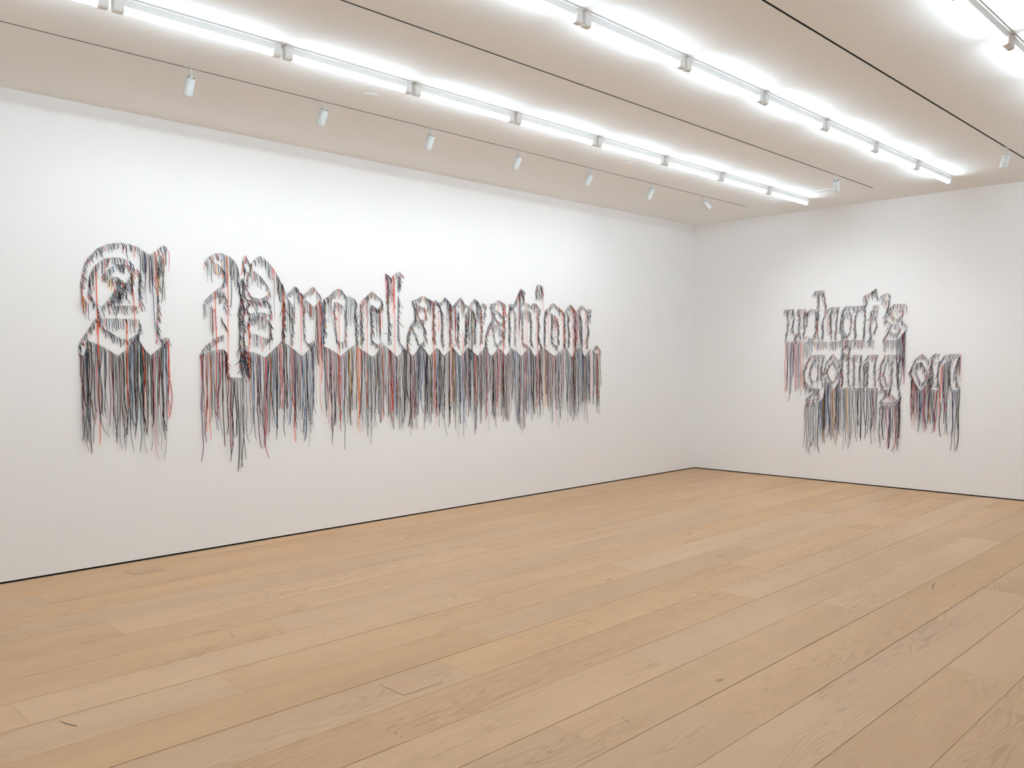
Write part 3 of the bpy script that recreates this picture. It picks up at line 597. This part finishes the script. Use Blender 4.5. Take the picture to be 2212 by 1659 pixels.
        ('s',None,[(-2.699,2.057),(-2.658,2.099),(-2.606,2.139),(-2.565,2.117),(-2.524,2.071),(-2.493,2.045)]),
        ('s',None,[(-2.493,2.065),(-2.44,2.115),(-2.408,2.141),(-2.366,2.119),(-2.323,2.079)]),
        ('s',None,[(-2.313,2.079),(-2.269,2.105),(-2.226,2.093)]),
        ('d',None,[(-2.678,2.038),(-2.648,2.006),(-2.653,1.904),(-2.639,1.803),(-2.644,1.702),(-2.649,1.641)]),
        ('d',None,[(-2.524,2.017),(-2.524,1.976),(-2.535,1.874),(-2.525,1.772),(-2.536,1.703),(-2.536,1.649)]),
        ('m',0.5,[(-2.534,2.043),(-2.493,2.038),(-2.43,2.047)]),
        ('d',None,[(-2.451,2.033),(-2.419,1.979),(-2.409,1.911),(-2.42,1.808),(-2.41,1.705),(-2.421,1.636)]),
        ('d',None,[(-2.302,2.066),(-2.307,1.997),(-2.308,1.948),(-2.292,1.845),(-2.314,1.741),(-2.314,1.651)]),
        ('s',None,[(-2.248,2.082),(-2.259,2.019),(-2.27,1.95)]),
        ('m',0.15,[(-2.606,2.135),(-2.565,2.11),(-2.524,2.064)]),
        ('l',None,[(-2.721,1.627),(-2.66,1.621),(-2.619,1.574),(-2.583,1.536),(-2.547,1.574),(-2.505,1.622),(-2.463,1.643),(-2.41,1.623),(-2.378,1.568),(-2.341,1.54),(-2.303,1.575),(-2.249,1.638)]),
    ], [((-2.567,2.112),(-2.563,0.946),5),((-2.334,2.067),(-2.304,0.99),5),((-2.493,2.023),(-2.486,1.7),5)]),
    ('lace_full_stop', 'small diamond full stop of laces after the long word', 0, [
        ('s',None,[(-2.206,1.617),(-2.173,1.645),(-2.134,1.674),(-2.096,1.646),(-2.052,1.597)]),
        ('l',None,[(-2.206,1.61),(-2.162,1.589),(-2.129,1.568),(-2.09,1.583),(-2.057,1.59)]),
    ], [((-2.139,1.666),(-2.123,1.039),5)]),
    ('lace_letter', 'lowercase w of coloured laces, first letter on the short wall', 1, [
        ('s',None,[(-1.323,2.123),(-1.45,2.12)]),
        ('m',0.15,[(-1.319,2.116),(-1.338,2.115)]),
        ('d',None,[(-1.353,2.115),(-1.376,2.029),(-1.369,1.917),(-1.362,1.819),(-1.34,1.735)]),
        ('d',None,[(-1.443,2.11),(-1.451,1.998),(-1.436,1.887),(-1.452,1.817)]),
        ('s',None,[(-1.452,1.817),(-1.503,1.822),(-1.452,1.761),(-1.496,1.725)]),
        ('s',None,[(-1.494,2.122),(-1.604,2.117)]),
        ('d',None,[(-1.509,2.107),(-1.532,1.995),(-1.518,1.885),(-1.54,1.759)]),
        ('d',None,[(-1.597,2.103),(-1.583,1.993),(-1.591,1.882),(-1.577,1.772)]),
        ('s',None,[(-1.604,2.048),(-1.669,2.121),(-1.733,2.097)]),
        ('d',None,[(-1.733,2.097),(-1.748,2.014),(-1.742,1.878),(-1.714,1.755)]),
        ('s',None,[(-1.633,2.088),(-1.626,1.978),(-1.615,1.895)]),
        ('s',None,[(-1.598,1.785),(-1.671,1.749),(-1.714,1.741)]),
        ('l',0.62,[(-1.333,1.719),(-1.452,1.716),(-1.577,1.716)]),
        ('m',0.2,[(-1.584,1.716),(-1.707,1.714)]),
    ], []),
    ('lace_letter', 'tall lowercase h of coloured laces on the short wall', 1, [
        ('s',None,[(-1.718,2.333),(-1.845,2.336)]),
        ('m',0.09,[(-1.711,2.324),(-1.739,2.322)]),
        ('d',None,[(-1.768,2.314),(-1.762,2.15),(-1.769,2.013),(-1.756,1.877),(-1.764,1.754)]),
        ('d',None,[(-1.838,2.316),(-1.853,2.186),(-1.868,2.091)]),
        ('s',None,[(-1.819,1.957),(-1.868,2.077),(-1.909,2.123),(-2.033,2.123)]),
        ('m',0.24,[(-1.868,2.009),(-1.896,2.035),(-1.923,2.061)]),
        ('d',None,[(-1.826,1.943),(-1.834,1.834),(-1.827,1.746)]),
        ('d',None,[(-1.923,2.088),(-1.927,1.912),(-1.932,1.75)]),
        ('d',None,[(-2.013,2.104),(-1.993,1.91),(-1.988,1.749)]),
        ('k',None,[(-1.707,1.711),(-1.877,1.708)]),
        ('k',None,[(-1.905,1.707),(-2.036,1.71)]),
    ], []),
    ('lace_letter', 'lowercase a of coloured laces on the short wall', 1, [
        ('s',None,[(-2.081,2.125),(-2.222,2.125),(-2.341,2.121)]),
        ('d',None,[(-2.088,2.107),(-2.055,1.988),(-2.048,1.881),(-2.063,1.801),(-2.097,1.733)]),
        ('m',0.1,[(-2.095,2.056),(-2.176,2.053)]),
        ('s',None,[(-2.095,2.04),(-2.068,1.934),(-2.09,1.827),(-2.131,1.759),(-2.164,1.825),(-2.177,1.93),(-2.179,2.037)]),
        ('d',None,[(-2.242,2.074),(-2.223,1.982),(-2.224,1.863),(-2.231,1.737)]),
        ('d',None,[(-2.328,2.07),(-2.342,1.99),(-2.336,1.885),(-2.33,1.734)]),
        ('k',None,[(-2.036,1.721),(-2.171,1.718),(-2.344,1.717)]),
    ], []),
    ('lace_letter', 'tall lowercase t of coloured laces on the short wall', 1, [
        ('s',None,[(-2.324,2.238),(-2.405,2.275),(-2.463,2.317),(-2.486,2.205)]),
        ('m',0.1,[(-2.411,2.274),(-2.463,2.31)]),
        ('s',None,[(-2.347,2.226),(-2.347,2.16)]),
        ('s',None,[(-2.425,2.124),(-2.493,2.12)]),
        ('s',None,[(-2.301,2.123),(-2.354,2.134),(-2.366,2.186)]),
        ('d',None,[(-2.413,2.066),(-2.401,1.922),(-2.402,1.792),(-2.409,1.726)]),
        ('m',0.1,[(-2.419,2.065),(-2.484,2.062)]),
        ('s',None,[(-2.465,1.998),(-2.472,1.894),(-2.447,1.803)]),
        ('k',None,[(-2.35,1.714),(-2.454,1.715)]),
    ], []),
    ('lace_apostrophe', 'apostrophe of coloured laces high on the short wall', 1, [
        ('s',None,[(-2.521,2.219),(-2.559,2.246),(-2.59,2.257),(-2.624,2.229),(-2.628,2.203)]),
        ('m',0.12,[(-2.534,2.196),(-2.578,2.174),(-2.622,2.191)]),
        ('s',None,[(-2.622,2.184),(-2.617,2.121),(-2.592,2.064)]),
    ], []),
    ('lace_letter', 'lowercase s of coloured laces ending the top line on the short wall', 1, [
        ('s',None,[(-2.654,2.122),(-2.796,2.122)]),
        ('m',0.09,[(-2.796,2.119),(-2.815,2.085)]),
        ('d',None,[(-2.648,2.106),(-2.598,2.057),(-2.573,1.994),(-2.58,1.929)]),
        ('m',0.06,[(-2.623,2.058),(-2.698,2.052),(-2.772,2.049)]),
        ('s',None,[(-2.623,2.056),(-2.636,2.004),(-2.687,1.957),(-2.749,1.935),(-2.798,1.895),(-2.817,1.857)]),
        ('s',None,[(-2.772,2.049),(-2.767,1.998),(-2.724,1.975)]),
        ('s',None,[(-2.586,1.942),(-2.637,1.901),(-2.7,1.886),(-2.743,1.846),(-2.725,1.796),(-2.663,1.785),(-2.625,1.824),(-2.593,1.864)]),
        ('s',None,[(-2.612,1.825),(-2.575,1.761),(-2.544,1.723)]),
        ('k',0.15,[(-2.544,1.715),(-2.713,1.712)]),
        ('l',0.5,[(-2.713,1.719),(-2.762,1.782),(-2.805,1.838)]),
    ], []),
    ('lace_letter', 'first lowercase g of coloured laces on the short wall', 1, [
        ('s',None,[(-1.672,1.546),(-1.857,1.548)]),
        ('d',None,[(-1.672,1.535),(-1.622,1.453),(-1.593,1.356),(-1.594,1.231),(-1.619,1.148)]),
        ('m',0.1,[(-1.708,1.487),(-1.779,1.487)]),
        ('s',None,[(-1.701,1.48),(-1.659,1.356),(-1.674,1.26),(-1.717,1.205)]),
        ('s',None,[(-1.775,1.466),(-1.77,1.329),(-1.76,1.219)]),
        ('d',None,[(-1.843,1.534),(-1.808,1.398),(-1.816,1.261),(-1.828,1.166)]),
        ('s',None,[(-1.609,1.217),(-1.66,1.163),(-1.717,1.143),(-1.803,1.124)]),
        ('m',0.07,[(-1.602,1.134),(-1.703,1.129),(-1.789,1.11)]),
        ('s',None,[(-1.61,1.009),(-1.718,1.081),(-1.796,1.062)]),
        ('s',None,[(-1.617,0.995),(-1.718,0.998),(-1.775,1.027)]),
        ('l',0.55,[(-1.596,0.95),(-1.761,0.956)]),
        ('l',0.5,[(-1.764,0.958),(-1.832,1.029),(-1.852,1.125)]),
    ], []),
    ('lace_letter', 'diamond lowercase o of coloured laces next to the dotted i on the short wall', 1, [
        ('s',None,[(-1.871,1.452),(-1.913,1.52),(-1.954,1.558),(-2.01,1.492),(-2.044,1.412)]),
        ('d',None,[(-1.864,1.425),(-1.844,1.343),(-1.865,1.262)]),
        ('d',None,[(-2.038,1.398),(-2.052,1.331),(-2.039,1.264)]),
        ('s',None,[(-1.913,1.425),(-1.955,1.479),(-1.997,1.398),(-2.024,1.331),(-1.984,1.263),(-1.949,1.208),(-1.9,1.289),(-1.879,1.357),(-1.913,1.425)]),
        ('l',0.6,[(-1.851,1.262),(-1.901,1.194),(-1.95,1.127),(-1.998,1.182),(-2.041,1.257)]),
    ], []),
    ('lace_letter', 'dotted lowercase i of coloured laces on the short wall', 1, [
        ('s',None,[(-2.066,1.613),(-2.084,1.65),(-2.118,1.666),(-2.156,1.649),(-2.169,1.611),(-2.152,1.574),(-2.118,1.559),(-2.084,1.572),(-2.066,1.613)]),
        ('s',None,[(-2.044,1.546),(-2.166,1.545)]),
        ('d',None,[(-2.071,1.532),(-2.065,1.398),(-2.08,1.264),(-2.06,1.17)]),
        ('d',None,[(-2.146,1.532),(-2.149,1.398),(-2.141,1.265),(-2.161,1.171)]),
        ('l',0.6,[(-2.042,1.142),(-2.191,1.149)]),
    ], []),
    ('lace_letter', 'lowercase n of coloured laces between the dotted i and the last g', 1, [
        ('s',None,[(-2.199,1.545),(-2.312,1.544)]),
        ('s',None,[(-2.339,1.484),(-2.384,1.543),(-2.51,1.542)]),
        ('d',None,[(-2.213,1.531),(-2.214,1.332),(-2.208,1.172)]),
        ('d',None,[(-2.292,1.531),(-2.28,1.332),(-2.292,1.174)]),
        ('m',0.3,[(-2.313,1.425),(-2.358,1.464),(-2.378,1.477)]),
        ('d',None,[(-2.378,1.477),(-2.372,1.333),(-2.367,1.175)]),
        ('d',None,[(-2.468,1.529),(-2.453,1.333),(-2.471,1.177)]),
        ('l',0.55,[(-2.195,1.148),(-2.328,1.153)]),
        ('l',0.55,[(-2.354,1.154),(-2.484,1.154)]),
    ], []),
    ('lace_letter', 'second lowercase g of coloured laces on the short wall', 1, [
        ('s',None,[(-2.551,1.542),(-2.764,1.54)]),
        ('d',None,[(-2.558,1.516),(-2.527,1.412),(-2.515,1.308),(-2.528,1.204),(-2.569,1.153)]),
        ('m',0.09,[(-2.59,1.483),(-2.659,1.483)]),
        ('s',None,[(-2.584,1.451),(-2.559,1.334),(-2.579,1.231),(-2.617,1.186)]),
        ('d',None,[(-2.653,1.47),(-2.654,1.322),(-2.642,1.206),(-2.63,1.102)]),
        ('d',None,[(-2.752,1.527),(-2.722,1.425),(-2.722,1.335),(-2.717,1.245),(-2.724,1.156)]),
        ('s',None,[(-2.51,1.126),(-2.567,1.14),(-2.63,1.115)]),
        ('d',None,[(-2.736,1.156),(-2.749,1.067),(-2.721,1.002)]),
        ('s',None,[(-2.504,0.982),(-2.568,1.062),(-2.618,1.096),(-2.681,1.052),(-2.713,1.001)]),
        ('s',None,[(-2.53,0.989),(-2.694,0.998)]),
        ('l',0.45,[(-2.498,0.947),(-2.672,0.952)]),
        ('l',0.5,[(-2.672,0.955),(-2.731,1.008),(-2.749,1.067)]),
    ], []),
    ('lace_letter', 'lowercase o of coloured laces in the last short word', 1, [
        ('s',None,[(-2.858,1.336),(-2.875,1.412),(-2.923,1.501),(-2.982,1.55),(-3.03,1.5),(-3.084,1.431)]),
        ('d',None,[(-2.875,1.4),(-2.858,1.323)]),
        ('m',0.1,[(-2.923,1.437),(-2.965,1.456),(-2.995,1.425)]),
        ('s',None,[(-2.912,1.362),(-2.929,1.45),(-2.971,1.456),(-3.007,1.4),(-3.046,1.325),(-3.021,1.262),(-2.979,1.214),(-2.937,1.286),(-2.912,1.362)]),
        ('d',None,[(-2.864,1.323),(-2.901,1.222),(-2.938,1.16)]),
        ('d',None,[(-3.072,1.425),(-3.067,1.325),(-3.039,1.237)]),
        ('l',0.45,[(-2.858,1.311),(-2.901,1.216),(-2.938,1.16),(-2.968,1.135),(-3.009,1.186),(-3.044,1.237),(-3.073,1.312)]),
    ], []),
    ('lace_letter', 'rightmost lowercase n of coloured laces on the short wall', 1, [
        ('s',None,[(-3.077,1.518),(-3.124,1.554),(-3.173,1.546)]),
        ('s',None,[(-3.172,1.443),(-3.217,1.536),(-3.286,1.543),(-3.382,1.544)]),
        ('d',None,[(-3.095,1.506),(-3.084,1.4),(-3.097,1.275),(-3.069,1.162)]),
        ('d',None,[(-3.166,1.474),(-3.149,1.338),(-3.153,1.214),(-3.18,1.152)]),
        ('l',0.75,[(-3.178,1.412),(-3.218,1.449),(-3.269,1.474)]),
        ('d',None,[(-3.286,1.486),(-3.27,1.339),(-3.277,1.216),(-3.291,1.155)]),
        ('m',0.3,[(-3.343,1.474),(-3.382,1.534)]),
        ('s',None,[(-3.376,1.522),(-3.343,1.437),(-3.322,1.339),(-3.345,1.229),(-3.38,1.169)]),
        ('l',0.45,[(-3.069,1.144),(-3.18,1.149)]),
        ('l',0.6,[(-3.289,1.148),(-3.38,1.153)]),
    ], []),
]
# ------------------------------------------------------------------ lace lettering
def lace_mat(name, rgb, pattern=None):
    m = mat(name, srgb(*rgb), 0.85, 0.15, 0.0, 700, 0.12)
    if pattern:
        nt = m.node_tree; b = nt.nodes['Principled BSDF']
        tc = nt.nodes.new('ShaderNodeTexCoord'); sp = nt.nodes.new('ShaderNodeSeparateXYZ'); nt.links.new(tc.outputs['Object'], sp.inputs[0])
        mu = nt.nodes.new('ShaderNodeMath'); mu.operation = 'MULTIPLY'; mu.inputs[1].default_value = 88.0; nt.links.new(sp.outputs['Z'], mu.inputs[0])
        fr = nt.nodes.new('ShaderNodeMath'); fr.operation = 'FRACT'; nt.links.new(mu.outputs[0], fr.inputs[0])
        gt = nt.nodes.new('ShaderNodeMath'); gt.operation = 'GREATER_THAN'; gt.inputs[1].default_value = 0.5; nt.links.new(fr.outputs[0], gt.inputs[0])
        mx = nt.nodes.new('ShaderNodeMix'); mx.data_type = 'RGBA'; mx.inputs['A'].default_value = srgb(*rgb); mx.inputs['B'].default_value = srgb(*pattern)
        nt.links.new(gt.outputs[0], mx.inputs['Factor']); nt.links.new(mx.outputs['Result'], b.inputs['Base Color'])
    return m
LACE = [lace_mat('lace_black', (34, 32, 34)), lace_mat('lace_charcoal', (84, 84, 90)), lace_mat('lace_brown', (78, 58, 54)), lace_mat('lace_maroon', (122, 34, 42)),
        lace_mat('lace_red', (196, 44, 56)), lace_mat('lace_orange', (255, 98, 48)), lace_mat('lace_navy', (52, 62, 104)), lace_mat('lace_sky', (112, 152, 200)),
        lace_mat('lace_grey', (150, 150, 156)), lace_mat('lace_pink', (232, 92, 112)), lace_mat('lace_amber', (244, 178, 70)), lace_mat('lace_mauve', (110, 88, 122)),
        lace_mat('lace_dashed_tan', (34, 29, 26), (158, 134, 100)), lace_mat('lace_dashed_grey', (26, 25, 26), (150, 146, 140)), lace_mat('lace_dashed_red', (34, 26, 28), (118, 46, 46)), lace_mat('lace_teal', (66, 118, 116))]
ORANGE = 5
W_LONG = [[20, 15, 14, 5, 2.5, 5, 5, 4, 9, 2.5, 0.7, 2.5, 8, 7, 4, 1], [13, 22, 9, 5, 7, 0.5, 17, 2, 20, 4, 2, 2, 0, 1, 1, 0]]
W_SHORT = [[52, 14, 8, 3, 4, 3.5, 6, 2.5, 4, 3, 2.5, 1, 3, 2, 1, 0.7], [34, 22, 7, 4, 6, 1, 10, 3, 10, 3, 1.5, 1, 0, 1, 0, 0]]
W_DENSE = [[68, 12, 5, 2, 3, 1.5, 3, 1, 2, 1.5, 1.5, 0.5, 3, 2, 0, 0.3], [42, 22, 6, 3, 6, 0.7, 8, 2, 8, 2, 1, 1, 0, 1, 0, 0]]

def ribbon(pts, wid, thk, tw0, tw1, V, F):
    """flat lace along a path in (u, z, d) wall coordinates; d is the distance from the wall"""
    base = len(V); n = len(pts)
    for i, (u, z, d) in enumerate(pts):
        a = pts[max(i-1, 0)]; b2 = pts[min(i+1, n-1)]
        T = Vector((b2[0]-a[0], b2[1]-a[1], b2[2]-a[2])).normalized()
        D = Vector((0, 0, 1)); D = D-T*D.dot(T)
        if D.length < 1e-4: D = Vector((0, 1, 0))-T*T.y
        D.normalize(); S = T.cross(D)
        tw = tw0+(tw1-tw0)*i/(n-1); c, s = math.cos(tw), math.sin(tw)
        A = S*c+D*s; B = D*c-S*s
        p = Vector((u, z, d)); e = 0.75 if i in (0, n-1) else 1.0
        for q in (A*wid*e, B*thk, -A*wid*e, -B*thk):
            v = p+q; V.append((v.x, v.y, max(v.z, 0.0006)))
    for i in range(n-1):
        for k in range(4):
            F.append((base+i*4+k, base+i*4+(k+1) % 4, base+(i+1)*4+(k+1) % 4, base+(i+1)*4+k))
    F.append((base, base+1, base+2, base+3)); F.append((base+n*4-1, base+n*4-2, base+n*4-3, base+n*4-4))

def tuft_path(u, z, L, lean, curl):
    """a short springy lace end: leaves the hole outwards, then droops"""
    out = rnd.uniform(0.010, 0.020); pts = []; n = 6
    for i in range(n):
        t = i/(n-1)
        ang = lean+curl*t
        du = L*t*math.sin(lean+curl*t*0.5); dz = -L*t*math.cos(lean+curl*t*0.5)
        d = 0.0008+out*math.sin(min(1.0, t*2.2)*math.pi/2)*(1-0.35*t)
        pts.append((u+du, z+dz+0.004*math.sin(min(1, t*2.5)*math.pi), d))
    return pts

def long_path(u, z, L, clump_u, pull, wav):
    n = max(9, int(L/0.035)); dep = rnd.uniform(0.006, 0.030); ph = rnd.uniform(0, 6.28); fq = rnd.uniform(0.6, 1.5); pts = []
    ph2 = rnd.uniform(0, 6.28); fq2 = rnd.uniform(2.0, 4.5)
    drift = rnd.gauss(0.003, 0.010)*min(1.0, L/0.4); tail = rnd.gauss(0.004, 0.013)*min(1.0, L/0.4); am = wav*rnd.uniform(0.3, 1.4)*min(1.0, L/0.5)
    for i in range(n):
        t = i/(n-1)
        uu = u+(clump_u-u)*pull*t**1.6+drift*t+am*math.sin(ph+fq*6.28*t)*min(1, t*3)+am*0.28*math.sin(ph2+fq2*6.28*t)*min(1, t*3)
        if t > 0.8: uu += tail*((t-0.8)/0.2)**2
        d = 0.0008+dep*(1-math.exp(-t*L/0.012))+0.004*math.sin(ph+9*t)*t
        pts.append((uu, z-L*t+0.003*math.sin(min(1, t*25)*math.pi), max(0.004 if i else 0.0008, d)))
    return pts

def to_world(wall, p, origin):
    u, z, d = p
    if wall == 0: return (u-origin[0], -d-origin[1], z-origin[2])
    return (-d-origin[0], u-origin[1], z-origin[2])

def along(pts, step):
    out = []; carry = rnd.uniform(0, step)
    for a, b2 in zip(pts, pts[1:]):
        l = math.dist(a, b2); s = carry
        while s < l:
            t = s/l; out.append((a[0]+(b2[0]-a[0])*t, a[1]+(b2[1]-a[1])*t, (b2[0]-a[0])/l, (b2[1]-a[1])/l)); s += step*rnd.uniform(0.75, 1.25)
        carry = s-l
    return out

for name, label, wall, strokes, oranges in LETTERS:
    allp = [p for _, _, ps in strokes for p in ps]
    um = (min(p[0] for p in allp)+max(p[0] for p in allp))/2; zm = min(p[1] for p in allp)
    org = (um, 0, zm) if wall == 0 else (0, um, zm)
    root = empty(name, org); tag(root, label, 'lace letter', 'lace letters on the long wall' if wall == 0 else 'lace letters on the short wall')
    V, F, MI = [], [], []
    hang = []                    # (hole u, hole z, length, material, waviness)
    for kind, L, pts in strokes:
        sg = 1.0      # lean to the right on the long wall, to the left on the short one
        if kind in 'sd':
            step = {'s': 0.0120, 'd': 0.0078}[kind] if wall == 0 else {'s': 0.0105, 'd': 0.0085}[kind]
            for u, z, du, dz in along(pts, step):
                steep = abs(dz)
                big = 1.12 if wall == 0 else (1.45-0.25*steep)
                if kind == 's':
                    ll = rnd.uniform(0.030, 0.062)*(1.15-0.30*steep)*big
                    if rnd.random() < 0.10: ll *= rnd.uniform(1.3, 2.0)
                    lean = rnd.gauss(0.18+0.25*steep, 0.30); wts = W_SHORT[wall]
                else:
                    ll = rnd.uniform(0.026, 0.056)*big; lean = rnd.gauss(0.42, 0.42); wts = W_DENSE[wall]
                    if rnd.random() < 0.05: ll *= rnd.uniform(1.2, 1.8)/(1.0 if wall == 0 else 1.4); lean += rnd.choice((0.5, -1.2))
                mi = rnd.choices(range(16), wts)[0]
                nf = len(F)
                ribbon(tuft_path(u, z, ll, lean*sg, -lean*sg*rnd.uniform(0.1, 1.3)+rnd.gauss(0, 0.25)), 0.0021 if wall == 0 else 0.0017, 0.0009, rnd.uniform(-0.8, 0.8), rnd.uniform(-1.2, 1.2), V, F)
                MI += [mi]*(len(F)-nf)
        else:
            step = {'m': 0.0150, 'l': 0.0122, 'k': 0.0110}[kind]
            for u, z, du, dz in along(pts, step*(1.0 if wall == 0 else 1.22)):
                if kind == 'l':
                    ll = rnd.triangular(0.36, 0.90, 0.62) if L is None else L*rnd.triangular(0.62, 1.32, 1.0)
                    wv = 0.006
                elif kind == 'k':
                    ll = (L or 0.115)*rnd.uniform(0.55, 1.12); wv = 0.003
                else:
                    ll = (L or 0.16)*rnd.triangular(0.35, 1.5, 0.8); wv = 0.003
                hang.append((u, z, ll, rnd.choices(range(16), W_LONG[wall] if kind != 'm' else W_SHORT[wall])[0], wv))
    for (au, az), (bu, bz), col in oranges:
        hang.append((au, az, max(0.05, az-bz), col, 0.003))
    hang.sort(key=lambda h: h[0])
    clump = None
    for i, (u, z, ll, mi, wv) in enumerate(hang):
        if clump is None or abs(u-clump) > 0.045 or rnd.random() < 0.08: clump = u+rnd.uniform(-0.01, 0.035)
        long_one = ll > 0.3
        path = long_path(u, z, ll, clump, rnd.choice((0.0, 0.15, 0.3, 0.45, 0.8)) if long_one else 0.0, wv)
        if ll < 0.085:
            nf = len(F); ribbon(path, 0.0021, 0.0009, rnd.uniform(-0.6, 0.6), rnd.uniform(-1.0, 1.0), V, F); MI += [mi]*(len(F)-nf); continue
        v2, f2 = [], []
        ribbon(path, (0.0030 if mi == ORANGE else (rnd.uniform(0.0022, 0.0036) if long_one else 0.0021))*(1.0 if wall == 0 else 1.15), 0.0011, rnd.uniform(-0.6, 0.6), rnd.uniform(-1.6, 1.6), v2, f2)
        o0 = (u, 0, z) if wall == 0 else (0, u, z)
        me = bpy.data.meshes.new('shoelace'); me.from_pydata([to_world(wall, p, o0) for p in v2], [], f2)
        me.materials.append(LACE[mi]); me.polygons.foreach_set('use_smooth', [True]*len(me.polygons))
        obj('shoelace', me, None, root, (o0[0]-org[0], o0[1]-org[1], o0[2]-org[2]))
    if V:
        me = bpy.data.meshes.new('lace_fringe'); me.from_pydata([to_world(wall, p, org) for p in V], [], F)
        for m in LACE: me.materials.append(m)
        me.polygons.foreach_set('material_index', MI); me.polygons.foreach_set('use_smooth', [True]*len(me.polygons))
        o = obj('lace_fringe', me, None, root); o['kind'] = 'stuff'; o['label'] = 'short black and coloured lace ends tracing the letter outline'
